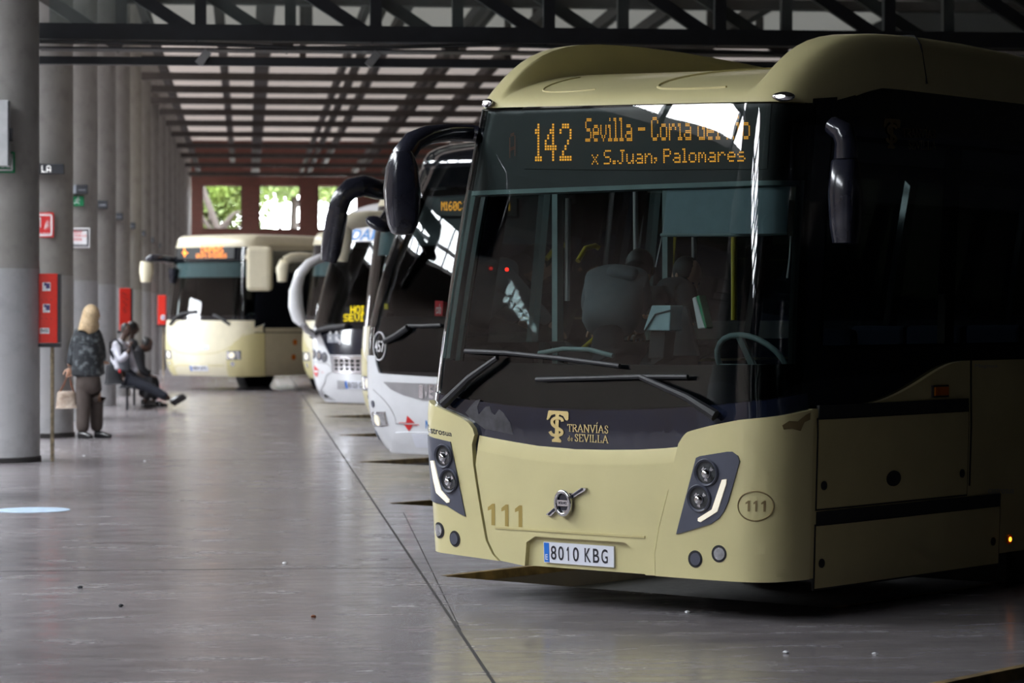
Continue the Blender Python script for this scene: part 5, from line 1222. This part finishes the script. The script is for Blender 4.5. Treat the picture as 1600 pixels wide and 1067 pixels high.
# --- dark coach added out of view in the nearer bay to shade the cream bus
b6 = Bus('coach_bus', 'unseen dark coach added to shade the near side of the cream bus', P1 + Vector((0, -PITCH, 0)) + B45 * 4.6, RZ, CT, 1.35, .4, 2.95, .09, .05, .27, 'parked coaches'); b = b6; tS = 1.6
mat('dark_paint', (.02, .022, .03), .4)
body(b, 11.5, 'dark_paint', 'dark_paint', 1.4, 2.6, tS, None, .25, .4)
b.patch('front_panel', [(-tS - .08, b.zl), (tS + .08, b.zl), (tS + .08, 1.4), (-tS - .08, 1.4)], 'dark_paint', .014, -.01)
b.patch('windscreen', [(-tS, 1.38), (tS, 1.38), (tS, 2.75), (-tS, 2.75)], 'windscreen', .006, 0, thick=False)
b.patch('header_panel', [(-tS, 2.7), (tS, 2.7), (tS, 2.96), (-tS, 2.96)], 'black_gloss', .014, -.02)
for sg in (1, -1):
    pr = [(-tS - .02, 1.38), (-tS + .15, 1.38), (-tS + .15, 2.75), (-tS - .02, 2.75)]; b.patch('front_pillar', pr if sg < 0 else mir(pr), 'black_gloss', -.002, -.05)
    h = b.patch('headlamp', b.disc(sg * 1.05, .75, .13), 'grey_plastic', .02, .0); b.patch('lamp_lens', b.disc(sg * 1.05, .75, .1), 'lamp_dark', .026, .01, h)
# ------------------------------------------------------------------ people
def skin(name, joints, edges, m, parent, root=0, lv=2, base=Vector((0, 0, 0))):
    if name == 'body':
        fac = {'pelvis': .5, 'waist': .6, 'chest': .6, 'h1': .55, 'h2': .55, 'hl': .75, 'hr': .75, 'k1': .8, 'k2': .8, 's1': .8, 's2': .8, 'sl': .8, 'sr': .8}
        joints = {k: (v[0], tuple(x * fac.get(k, 1) for x in (v[1] if isinstance(v[1], tuple) else (v[1],) * 2))) for k, v in joints.items()}
    keys = list(joints); me = bpy.data.meshes.new(name); me.from_pydata([Vector(joints[k][0]) - base for k in keys], [(keys.index(a), keys.index(b)) for a, b in edges], [])
    o = bpy.data.objects.new(name, me); col.objects.link(o); md = o.modifiers.new('s', 'SKIN'); md.use_smooth_shade = True
    for i, k in enumerate(keys):
        r = joints[k][1]; r = (r, r) if not isinstance(r, tuple) else r; me.skin_vertices[0].data[i].radius = r; me.skin_vertices[0].data[i].use_root = (i == root)
    sb = o.modifiers.new('u', 'SUBSURF'); sb.levels = lv; sb.render_levels = lv
    dg = bpy.context.evaluated_depsgraph_get(); dg.update(); nm = bpy.data.meshes.new_from_object(o.evaluated_get(dg)); o.modifiers.clear(); o.data = nm; nm.materials.clear(); nm.materials.append(MAT[m])
    nm.polygons.foreach_set('use_smooth', [True] * len(nm.polygons)); o.parent = parent; return o
def chain(js): 
    k = list(js); return [(a, b) for a, b in zip(k, k[1:])]
def hand(P, name, wrist, dirv, side, m, e, base, s=1.0, curl=.5):
    # palm with four fingers and a thumb, all rooted in the palm
    d = Vector(dirv).normalized(); sd = Vector(side).normalized(); nrm = d.cross(sd).normalized(); w = Vector(wrist)
    J = {'w': (w, .024 * s), 'p': (w + d * .05 * s, (.036 * s, .018 * s)), 'k': (w + d * .085 * s, (.034 * s, .016 * s))}; E = [('w', 'p'), ('p', 'k')]
    for i, (o, L) in enumerate(((-.03, .065), (-.01, .075), (.011, .07), (.03, .055))):
        a = w + d * .09 * s + sd * o * s; J['a%d' % i] = (a, .010 * s); b_ = a + (d * (1 - curl * .5) + nrm * curl * .6) * L * .5 * s; J['b%d' % i] = (b_, .009 * s); J['c%d' % i] = (b_ + (d * (1 - curl) + nrm * curl) * L * .5 * s, .007 * s); E += [('k', 'a%d' % i), ('a%d' % i, 'b%d' % i), ('b%d' % i, 'c%d' % i)]
    a = w + d * .03 * s - sd * .035 * s; J['t0'] = (a, .013 * s); J['t1'] = (a + (d * .6 - sd * .6) * .035 * s, .011 * s); J['t2'] = (a + (d * .9 - sd * .5 + nrm * .4) * .065 * s, .009 * s); E += [('p', 't0'), ('t0', 't1'), ('t1', 't2')]
    return skin(name, J, E, m, e, 0, 1, base)
def headmesh(name, c, face, m, e, base, s=1.0, tilt=0.):
    # skull with brow, nose, chin, ears; 'face' is the direction the face looks
    f = Vector(face).normalized(); sd = f.cross(UP).normalized(); up = sd.cross(f).normalized(); mb = MB(); n, mm_ = 20, 14; V = []; Fc = []
    def pt(x, y, z): return c + (sd * x + f * y + up * z) * s
    for i in range(mm_ + 1):
        a = math.pi * i / mm_
        for k in range(n):
            b_ = 2 * math.pi * k / n; x = .076 * math.sin(a) * math.cos(b_); y = .096 * math.sin(a) * math.sin(b_); z = .118 * math.cos(a)
            if z < 0: x *= 1 - .28 * (-z / .118) ** 1.5; y = y * (1 - .15 * (-z / .118)) + (.012 if y > 0 else .0) * (-z / .118)
            if y > .05 and abs(x) < .022 and -.045 < z < .02: y += .020 * (1 - abs(x) / .022) * (1 if z < -.01 else .5)
            if y > .05 and .008 < abs(x) < .055 and -.002 < z < .022: y -= .008
            V.append(pt(x, y, z))
    for i in range(mm_):
        for k in range(n): Fc.append((i * n + k, (i + 1) * n + k, (i + 1) * n + (k + 1) % n, i * n + (k + 1) % n))
    mb.add(V, Fc)
    for q in (-1, 1): mb.ball(pt(q * .078, -.008, -.012), (.012 * s, .02 * s, .03 * s), None, 8, 6)
    mb.ball(pt(0, .098, -.028), .013 * s, None, 8, 6)
    mb.v = [v - base for v in mb.v]; return mb.build(name, m, e, 60), pt
def face_bits(pt, e, base, lipm='leather_brown'):
    m = MB()
    for q in (-1, 1): m.ball(pt(q * .030, .082, .010), .009, None, 8, 6)
    m.v = [v - base for v in m.v]; m.build('eyes', 'sign_dark', e, 60)
    m = MB(); m.ball(pt(0, .092, -.062), (.022, .012, .006), None, 8, 6); m.v = [v - base for v in m.v]; m.build('mouth', lipm, e, 60)
def shoe(name, heel, toe, m, e, base, w=.045, up=Vector((0, 0, 1))):
    heel = Vector(heel); toe = Vector(toe); d = (toe - heel); J = {'h': (heel + up * .04, (w * .9, .05)), 'm': (heel + d * .35 + up * .045, (w * 1., .052)), 'b': (heel + d * .7 + up * .033, (w * 1.1, .036)), 't': (toe + up * .025, (w * .8, .024))}
    o = skin(name, J, chain(J), m, e, 1, 2, base)
    return o

# --- standing woman, seen from behind
dW = 34.6
def JW(px, py, dz=0.): return at(px, py, dW + dz) 
gz = JW(148, 685).z
base = Vector((JW(146, 684).x, JW(146, 684).y, 0)); e = empty('person', base)
tag(e, 'standing blond woman in a dark patterned jacket and brown trousers', 'person')
body_ = skin('body', {'pelvis': (JW(139, 590), (.15, .12)), 'waist': (JW(138, 562), (.15, .12)), 'chest': (JW(136, 535), (.16, .12)), 'neck': (JW(140, 513), .055), 'skull': (JW(142, 497), .07), 'sl': (JW(119, 522), .06), 'el': (JW(112, 552), .042), 'wl': (JW(108, 573), .03), 'sr': (JW(152, 522, .15), .06), 'er': (JW(158, 548, .25), .045), 'wr': (JW(160, 565, .1), .03),
    'hl': (JW(132, 600), .095), 'kl': (JW(131, 638), .065), 'al': (JW(130, 672), .045), 'hr': (JW(148, 600, .1), .095), 'kr': (JW(151, 636, .2), .065), 'ar': (JW(150, 668, .25), .045)},
    [('pelvis', 'waist'), ('waist', 'chest'), ('chest', 'neck'), ('neck', 'skull'), ('chest', 'sl'), ('sl', 'el'), ('el', 'wl'), ('chest', 'sr'), ('sr', 'er'), ('er', 'wr'), ('pelvis', 'hl'), ('hl', 'kl'), ('kl', 'al'), ('pelvis', 'hr'), ('hr', 'kr'), ('kr', 'ar')], 'skin_light', e, 0, 2, base)
skin('jacket', {'hem': (JW(136, 590), (.195, .165)), 'waist': (JW(136, 560), (.212, .18)), 'upper': (JW(135, 530), (.19, .15)), 'collar': (JW(139, 509), .085), 'sl': (JW(121, 523), .085), 'el': (JW(114, 550), .07), 'wl': (JW(109, 572), .052), 'sr': (JW(151, 523, .1), .085), 'er': (JW(157, 548, .2), .075), 'wr': (JW(160, 566, .1), .05)},
    [('hem', 'waist'), ('waist', 'upper'), ('upper', 'collar'), ('upper', 'sl'), ('sl', 'el'), ('el', 'wl'), ('upper', 'sr'), ('sr', 'er'), ('er', 'wr')], 'floral_cloth', e, 1, 2, base)
skin('trousers', {'top': (JW(138, 572), (.15, .13)), 'hip': (JW(138, 588), (.165, .14)), 'low': (JW(138, 600), (.15, .13)), 'hl': (JW(131, 610), .115), 'kl': (JW(130, 640), .095), 'al': (JW(129, 678), .09), 'hr': (JW(147, 610, .1), .11), 'kr': (JW(151, 638, .2), .09), 'ar': (JW(151, 676, .25), .085)}, [('top', 'hip'), ('hip', 'low'), ('low', 'hl'), ('hl', 'kl'), ('kl', 'al'), ('low', 'hr'), ('hr', 'kr'), ('kr', 'ar')], 'trouser_brown', e, 0, 2, base)
hd_, pt = headmesh('head', JW(144, 491), RT * .85 + FW * .5, 'skin_light', e, base, 1.0); face_bits(pt, hd_, base)
hj = {'t': (JW(142, 484), (.095, .10)), 'u': (JW(140, 494), (.115, .11)), 'm': (JW(138, 506), (.125, .12)), 'b': (JW(136, 519, -.05), (.125, .10)), 'c': (JW(149, 517, -.05), (.085, .07))}
m = MB(); m.ball(JW(142, 492, -.02) - base, (.108, .115, .135), None, 18, 12); m.build('hair', 'hair_blond', hd_, 60)
skin('hair', hj, [('t', 'u'), ('u', 'm'), ('m', 'b'), ('m', 'c')], 'hair_blond', e, 0, 2, base)
hand(None, 'hand', JW(108, 574) , (0, 0, -1), RT, 'skin_light', e, base, 1.0, .8); hand(None, 'hand', JW(160, 566, .1), FW + RT * .3, RT, 'skin_light', e, base, 1.0, .6)
shoe('shoe', Vector((JW(122, 683).x, base.y, 0)), Vector((JW(146, 686).x, base.y - .12, 0)), 'shoe_black', e, base); shoe('shoe', Vector((JW(146, 683).x, base.y + .15, 0)), Vector((JW(174, 683).x, base.y + .06, 0)), 'shoe_black', e, base)
# handbag held in her left hand
hb = JW(104, 622); e = empty('handbag', (hb.x, hb.y, JW(104, 637).z)); tag(e, 'small brown flower patterned handbag hanging from the woman\'s hand', 'bag')
bb = e.location.copy()
skin('bag_body', {'a': (hb + Vector((0, 0, -.10)), (.125, .07)), 'b': (hb + Vector((.0, 0, -.02)), (.135, .08)), 'c': (hb + Vector((0, 0, .09)), (.10, .05))}, [('a', 'b'), ('b', 'c')], 'floral_bag', e, 1, 2, bb)
hp = JW(108, 579); m = MB()
for dy in (-.03, .03): m.tube([p - bb for p in (hb + Vector((-.08, dy, .08)), hb + Vector((-.03, dy, .17)), hp + Vector((0, dy * .3, -.015)), hb + Vector((.06, dy, .17)), hb + Vector((.09, dy, .08)))], .011, 8)
for dy in (-.03, .03): pass
hm = m.build('handle', 'leather_brown', e, 50)

# --- seated man with backpack
dM = 44.8
def JM(px, py, dz=0.): return at(px, py, dM + dz)
base = Vector((JM(190, 630).x, JM(190, 630).y, 0)); e = empty('person', base); tag(e, 'seated man in pale shirt and dark vest, legs stretched out, hand at face', 'person')
skin('body', {'pelvis': (JM(190, 592), .13), 'waist': (JM(187, 568), (.13, .11)), 'chest': (JM(186, 545), (.15, .11)), 'neck': (JM(193, 528), .05), 'skull': (JM(196, 518), .06), 's1': (JM(181, 540, -.12), .055), 'e1': (JM(190, 565, -.22), .042), 'w1': (JM(203, 545, -.22), .03), 's2': (JM(196, 540, .12), .055), 'e2': (JM(206, 568, .18), .042), 'w2': (JM(216, 585, .0), .03),
    'h1': (JM(198, 594, -.08), .085), 'k1': (JM(234, 606, -.1), .06), 'a1': (JM(264, 622, -.12), .042), 'h2': (JM(198, 592, .12), .085), 'k2': (JM(232, 604, .15), .06), 'a2': (JM(266, 624, .1), .042)},
    [('pelvis', 'waist'), ('waist', 'chest'), ('chest', 'neck'), ('neck', 'skull'), ('chest', 's1'), ('s1', 'e1'), ('e1', 'w1'), ('chest', 's2'), ('s2', 'e2'), ('e2', 'w2'), ('pelvis', 'h1'), ('h1', 'k1'), ('k1', 'a1'), ('pelvis', 'h2'), ('h2', 'k2'), ('k2', 'a2')], 'skin_dark', e, 0, 2, base)
skin('shirt', {'hem': (JM(188, 578), (.155, .14)), 'mid': (JM(186, 560), (.165, .145)), 'chest': (JM(186, 543), (.16, .14)), 'collar': (JM(191, 530), .07), 's1': (JM(180, 540, -.12), .085), 'e1': (JM(189, 564, -.22), .075), 'w1': (JM(200, 551, -.22), .055), 's2': (JM(196, 541, .12), .08), 'e2': (JM(206, 568, .18), .065), 'w2': (JM(213, 581, .02), .05)},
    [('hem', 'mid'), ('mid', 'chest'), ('chest', 'collar'), ('chest', 's1'), ('s1', 'e1'), ('e1', 'w1'), ('chest', 's2'), ('s2', 'e2'), ('e2', 'w2')], 'shirt_pale', e, 1, 2, base)
skin('vest', {'hem': (JM(190, 580), (.165, .155)), 'mid': (JM(189, 562), (.17, .158)), 'top': (JM(188, 549), (.155, .145))}, [('hem', 'mid'), ('mid', 'top')], 'cloth_grey', e, 1, 2, base)
skin('trousers', {'p': (JM(190, 591), .155), 'h1': (JM(200, 594, -.08), .115), 'k1': (JM(234, 606, -.1), .088), 'a1': (JM(262, 621, -.12), .065), 'h2': (JM(200, 592, .12), .115), 'k2': (JM(232, 604, .15), .088), 'a2': (JM(264, 624, .1), .065)}, [('p', 'h1'), ('h1', 'k1'), ('k1', 'a1'), ('p', 'h2'), ('h2', 'k2'), ('k2', 'a2')], 'cloth_navy', e, 0, 2, base)
hd_, pt = headmesh('head', JM(197, 516), RT * .75 - FW * .65, 'skin_dark', e, base, .98); face_bits(pt, hd_, base, 'hair_black')
m = MB(); 
for i in range(1): m.ball(pt(0, -.014, .035), (.082, .088, .092), None, 16, 10)
m.v = [v - base for v in m.v]; m.build('hair', 'hair_black', hd_, 60)
hand(None, 'hand', JM(203, 545, -.22), (0.1, 0, 1), RT, 'skin_dark', e, base, 1.0, .7); hand(None, 'hand', JM(215, 583, .0), RT * .8 + Vector((0, 0, -.6)), FW, 'skin_dark', e, base, 1., .4)
MB().tube([JM(213, 580, 0) - base, JM(215, 583, 0) - base], .042, 12).build('wristwatch', 'chrome', e, 40)
shv = Vector((0, 0, 1))
for dz, px in ((-.12, 264), (.10, 267)):
    an = JM(px + 2, 627 if dz < 0 else 629, dz); toe = JM(px + 25, 617 if dz < 0 else 620, dz)
    J = {'h': (an + Vector((0, 0, -.03)), (.05, .05)), 'm': (an + (toe - an) * .4, (.05, .052)), 't': (toe, (.042, .034))}; skin('shoe', J, chain(J), 'shoe_black', e, 1, 2, base)
bp = JM(178, 580, -.02); e = empty('backpack', (bp.x, bp.y, JM(178, 603).z)); tag(e, 'black backpack on the back of the seated man in the pale shirt', 'backpack'); bb = e.location.copy()
skin('bag_body', {'a': (JM(178, 597), (.15, .13)), 'b': (JM(178, 585), (.16, .15)), 'c': (JM(178, 570), (.13, .13)), 'd': (JM(177, 562), (.09, .09))}, [('a', 'b'), ('b', 'c'), ('c', 'd')], 'cloth_black', e, 1, 2, bb)
MB().tube([p - bb for p in (JM(178, 562, -.12), JM(172, 550, -.2), JM(172, 535, -.2), JM(182, 530, -.2), JM(190, 540, -.22), JM(190, 556, -.22))], .022, 8, True, .5).build('strap', 'cloth_black', e, 40)
MB().ball(JM(187, 580, -.17) - bb, (.018, .008, .03)).build('tassel', 'red_print', e, 40)
# --- second seated man, bent forward
def JN(px, py, dz=0.): return at(px, py, 46.0 + dz)
base = Vector((JN(215, 630).x, JN(215, 630).y, 0)); e = empty('person', base); tag(e, 'seated man all in black, head bowed, beside the man with the backpack', 'person')
skin('body', {'pelvis': (JN(216, 592), .13), 'waist': (JN(214, 568), .12), 'chest': (JN(214, 550), (.14, .12)), 'neck': (JN(223, 543), .05), 'skull': (JN(230, 541), .06), 's1': (JN(213, 552, -.15), .055), 'e1': (JN(221, 578, -.2), .042), 'w1': (JN(236, 587, -.15), .03), 'h1': (JN(222, 592, -.1), .085), 'k1': (JN(238, 592, -.12), .06), 'a1': (JN(226, 628, -.15), .042), 'h2': (JN(222, 592, .12), .085), 'k2': (JN(242, 594, .12), .06), 'a2': (JN(240, 628, .1), .042)},
    [('pelvis', 'waist'), ('waist', 'chest'), ('chest', 'neck'), ('neck', 'skull'), ('chest', 's1'), ('s1', 'e1'), ('e1', 'w1'), ('pelvis', 'h1'), ('h1', 'k1'), ('k1', 'a1'), ('pelvis', 'h2'), ('h2', 'k2'), ('k2', 'a2')], 'skin_dark', e, 0, 2, base)
skin('jacket', {'hem': (JN(214, 586), .16), 'mid': (JN(213, 568), (.16, .15)), 'chest': (JN(213, 551), (.15, .14)), 'collar': (JN(221, 543), .075), 's1': (JN(214, 553, -.15), .085), 'e1': (JN(221, 577, -.2), .072), 'w1': (JN(234, 586, -.15), .05)}, [('hem', 'mid'), ('mid', 'chest'), ('chest', 'collar'), ('chest', 's1'), ('s1', 'e1'), ('e1', 'w1')], 'cloth_black', e, 1, 2, base)
skin('trousers', {'p': (JN(216, 590), .15), 'h1': (JN(222, 592, -.1), .11), 'k1': (JN(239, 592, -.12), .09), 'a1': (JN(227, 626, -.15), .07), 'h2': (JN(222, 592, .12), .11), 'k2': (JN(243, 594, .12), .09), 'a2': (JN(241, 626, .1), .07)}, [('p', 'h1'), ('h1', 'k1'), ('k1', 'a1'), ('p', 'h2'), ('h2', 'k2'), ('k2', 'a2')], 'cloth_black', e, 0, 2, base)
hd_, pt = headmesh('head', JN(229, 539), RT * .85 - UP * .5 - FW * .2, 'skin_dark', e, base, 1.05); face_bits(pt, hd_, base, 'hair_black')
m = MB(); m.ball(pt(0, -.018, .03), (.09, .095, .1), None, 16, 10); m.v = [v - base for v in m.v]; m.build('hair', 'hair_black', hd_, 60)
hand(None, 'hand', JN(236, 587, -.15), RT + Vector((0, 0, -.3)), FW, 'skin_dark', e, base, 1., .5)
shoe('shoe', Vector((JN(224, 632, 0).x, base.y - .15, 0)), Vector((JN(246, 632).x, base.y - .2, 0)), 'shoe_black', e, base); shoe('shoe', Vector((JN(238, 632).x, base.y + .1, 0)), Vector((JN(262, 632).x, base.y + .05, 0)), 'shoe_black', e, base)
# --- third man, only his dark hair and shoulder show behind the first
def JO(px, py, dz=0.): return at(px, py, 47.4 + dz)
base = Vector((JO(204, 628).x, JO(204, 628).y, 0)); e = empty('person', base); tag(e, 'dark haired man half hidden behind the head of the man with the backpack', 'person')
skin('body', {'pelvis': (JO(200, 588), .13), 'waist': (JO(201, 565), .12), 'chest': (JO(203, 540), (.15, .12)), 'neck': (JO(206, 525), .05), 'skull': (JO(208, 513), .06), 'h1': (JO(206, 588, -.1), .085), 'k1': (JO(224, 588, -.1), .06), 'a1': (JO(222, 622, -.1), .042), 'h2': (JO(206, 588, .1), .085), 'k2': (JO(224, 588, .1), .06), 'a2': (JO(222, 622, .1), .042)}, [('pelvis', 'waist'), ('waist', 'chest'), ('chest', 'neck'), ('neck', 'skull'), ('pelvis', 'h1'), ('h1', 'k1'), ('k1', 'a1'), ('pelvis', 'h2'), ('h2', 'k2'), ('k2', 'a2')], 'skin_dark', e, 0, 2, base)
skin('jacket', {'hem': (JO(201, 584), .16), 'mid': (JO(202, 562), .16), 'chest': (JO(203, 541), (.16, .14)), 'collar': (JO(206, 527), .07), 's1': (JO(212, 543, -.1), .08), 'e1': (JO(218, 566, -.1), .065), 'w1': (JO(222, 580, -.1), .05)}, [('hem', 'mid'), ('mid', 'chest'), ('chest', 'collar'), ('chest', 's1'), ('s1', 'e1'), ('e1', 'w1')], 'cloth_black', e, 1, 2, base)
skin('trousers', {'p': (JO(201, 586), .15), 'h1': (JO(206, 588, -.1), .11), 'k1': (JO(225, 588, -.1), .09), 'a1': (JO(222, 620, -.1), .07), 'h2': (JO(206, 588, .1), .11), 'k2': (JO(225, 588, .1), .09), 'a2': (JO(222, 620, .1), .07)}, [('p', 'h1'), ('h1', 'k1'), ('k1', 'a1'), ('p', 'h2'), ('h2', 'k2'), ('k2', 'a2')], 'cloth_black', e, 0, 2, base)
hd_, pt = headmesh('head', JO(208, 513), RT * .95 + FW * .2, 'skin_dark', e, base, 1.0); face_bits(pt, hd_, base, 'hair_black')
m = MB(); m.ball(pt(0, -.016, .028), (.09, .095, .1), None, 16, 10); m.v = [v - base for v in m.v]; m.build('hair', 'hair_black', hd_, 60)
for dy in (-.1, .1): shoe('shoe', Vector((JO(220, 630).x, base.y + dy, 0)), Vector((JO(242, 630).x, base.y + dy, 0)), 'shoe_black', e, base)
hand(None, 'hand', JO(222, 580, -.1), RT, FW, 'skin_dark', e, base, 1., .4)
# bench under them
y0 = JM(190, 600).y - .35; e = empty('bench', (-2.05, y0, 0)); tag(e, 'low dark bench the seated men share between two columns', 'bench')
xs_ = JM(190, 600).x
e.location = (xs_ + .1, y0, 0); MB().span((-.12, 0, .36), (.12, 3.0, .385)).build('seat', 'dark_steel', e, None, .008)
for yy in (.12, 2.9): MB().span((-.02, yy, 0), (.02, yy + .04, .36)).build('leg', 'dark_steel', e)

# --- two people inside the nearest bus
b = b1
JBO = -1.2
def JB(px, py, y=2.2): return b.M @ b.loc(px, py, y + JBO)
def inside(label, tors, hm, base_px, jk, headc, facev, y0):
    p = JB(base_px[0], base_px[1], y0); base = Vector((p.x, p.y, .36)); e = empty('person', base); tag(e, label, 'person'); return e, base
p = JB(955, 500); base = Vector((p.x, p.y, .36)); e = empty('person', base); tag(e, 'person in a grey hooded top bending over behind the windscreen of the nearest bus', 'person')
dn = Vector((0, 0, -1))
def ft(px, y, z): q = JB(px, 500, y); return Vector((q.x, q.y, z))
J = {'pelvis': (JB(950, 520, 2.2), (.15, .13)), 'waist': (JB(955, 485, 2.3), (.15, .13)), 'chest': (JB(962, 450, 2.4), (.17, .13)), 'neck': (JB(985, 425, 2.55), .06), 'skull': (JB(1000, 420, 2.7), .075), 's1': (JB(930, 440, 2.35), .06), 'e1': (JB(922, 480, 2.45), .045), 'w1': (JB(935, 510, 2.6), .03), 's2': (JB(1000, 445, 2.4), .06), 'e2': (JB(1006, 485, 2.5), .045), 'w2': (JB(1000, 515, 2.65), .03), 'h1': (JB(935, 545, 2.2), .1), 'k1': (ft(925, 2.2, .85), .07), 'a1': (ft(922, 2.2, .45), .05), 'h2': (JB(962, 545, 2.2), .1), 'k2': (ft(965, 2.2, .85), .07), 'a2': (ft(966, 2.2, .45), .05)}
ED = [('pelvis', 'waist'), ('waist', 'chest'), ('chest', 'neck'), ('neck', 'skull'), ('chest', 's1'), ('s1', 'e1'), ('e1', 'w1'), ('chest', 's2'), ('s2', 'e2'), ('e2', 'w2'), ('pelvis', 'h1'), ('h1', 'k1'), ('k1', 'a1'), ('pelvis', 'h2'), ('h2', 'k2'), ('k2', 'a2')]
skin('body', J, ED, 'cloth_black', e, 0, 2, base)
TOP = ('waist', 'chest', 'neck', 's1', 'e1', 'w1', 's2', 'e2', 'w2'); 
Jt = {k: (J[k][0], tuple(x * 1.18 + .01 for x in (J[k][1] if isinstance(J[k][1], tuple) else (J[k][1],) * 2))) for k in ('pelvis', 'waist', 'chest', 'neck', 's1', 'e1', 'w1', 's2', 'e2', 'w2')}
mat('hoodie_grey', (.14, .155, .17), .9)
skin('hooded_top', Jt, [q for q in ED if q[0] in Jt and q[1] in Jt], 'hoodie_grey', e, 0, 2, base)
skin('hood', {'a': (JB(955, 428, 2.35), (.05, .04)), 'b': (JB(972, 421, 2.3), (.07, .05)), 'c': (JB(996, 432, 2.35), (.05, .04))}, [('a', 'b'), ('b', 'c')], 'hoodie_grey', e, 1, 2, base)
Jp = {k: (J[k][0], tuple(x * 1.42 + .01 for x in (J[k][1] if isinstance(J[k][1], tuple) else (J[k][1],) * 2))) for k in ('pelvis', 'h1', 'k1', 'a1', 'h2', 'k2', 'a2')}
skin('trousers', Jp, [q for q in ED if q[0] in Jp and q[1] in Jp], 'cloth_black', e, 0, 2, base)
hd_, pt = headmesh('head', JB(1000, 421, 2.72), FW - UP * .4 + RT * .3, 'skin_light', e, base, 1.0); m = MB(); m.ball(pt(0, -.018, .025), (.086, .092, .098), None, 16, 10); m.v = [v - base for v in m.v]; m.build('hair', 'hair_black', hd_, 60); face_bits(pt, hd_, base)
for wv in ('w1', 'w2'): hand(None, 'hand', J[wv][0], FW - UP * .6, RT, 'skin_light', e, base, 1., .4)
for av in ('a1', 'a2'): h_ = Vector((J[av][0].x, J[av][0].y, .36)); shoe('shoe', h_, h_ + Vector((.12, .2, 0)), 'shoe_black', e, base)
JBO = -.25
p = JB(1048, 500, 2.0); base = Vector((p.x, p.y, .36)); e = empty('person', base); tag(e, 'dark clothed person leaning behind the ticket machine of the nearest bus', 'person')
J = {'pelvis': (JB(1040, 520, 2.0), (.14, .12)), 'waist': (JB(1042, 490, 2.05), (.14, .12)), 'chest': (JB(1050, 462, 2.1), (.16, .12)), 'neck': (JB(1064, 442, 2.2), .055), 'skull': (JB(1072, 432, 2.25), .07), 's1': (JB(1028, 462, 2.05), .06), 'e1': (JB(1020, 480, 1.8), .045), 'w1': (JB(1022, 492, 1.5), .03), 's2': (JB(1072, 458, 2.1), .06), 'e2': (JB(1080, 485, 1.9), .045), 'w2': (JB(1072, 500, 1.6), .03), 'h1': (JB(1032, 548, 2.0), .1), 'k1': (ft(1030, 2.0, .85), .07), 'a1': (ft(1030, 2.0, .45), .05), 'h2': (JB(1052, 548, 2.0), .1), 'k2': (ft(1056, 2.0, .85), .07), 'a2': (ft(1056, 2.0, .45), .05)}
skin('body', J, ED, 'cloth_black', e, 0, 2, base)
Jt = {k: (J[k][0], tuple(x * 1.18 + .01 for x in (J[k][1] if isinstance(J[k][1], tuple) else (J[k][1],) * 2))) for k in ('waist', 'chest', 'neck', 's1', 'e1', 'w1', 's2', 'e2', 'w2')}
skin('jacket', Jt, [q for q in ED if q[0] in Jt and q[1] in Jt], 'cloth_black', e, 0, 2, base)
Jp = {k: (J[k][0], tuple(x * 1.42 + .01 for x in (J[k][1] if isinstance(J[k][1], tuple) else (J[k][1],) * 2))) for k in ('pelvis', 'h1', 'k1', 'a1', 'h2', 'k2', 'a2')}
skin('trousers', Jp, [q for q in ED if q[0] in Jp and q[1] in Jp], 'cloth_black', e, 0, 2, base)
hd_, pt = headmesh('head', JB(1072, 432, 2.25), RT * .5 - FW * .4 - UP * .5, 'skin_light', e, base, 1.0); m = MB(); m.ball(pt(0, -.018, .025), (.086, .092, .098), None, 16, 10); m.v = [v - base for v in m.v]; m.build('hair', 'hair_black', hd_, 60); face_bits(pt, hd_, base)
for wv in ('w1', 'w2'): hand(None, 'hand', J[wv][0], -FW - UP * .3, RT, 'skin_light', e, base, 1., .4)
for av in ('a1', 'a2'): h_ = Vector((J[av][0].x, J[av][0].y, .36)); shoe('shoe', h_, h_ + Vector((-.12, -.2, 0)), 'shoe_black', e, base)
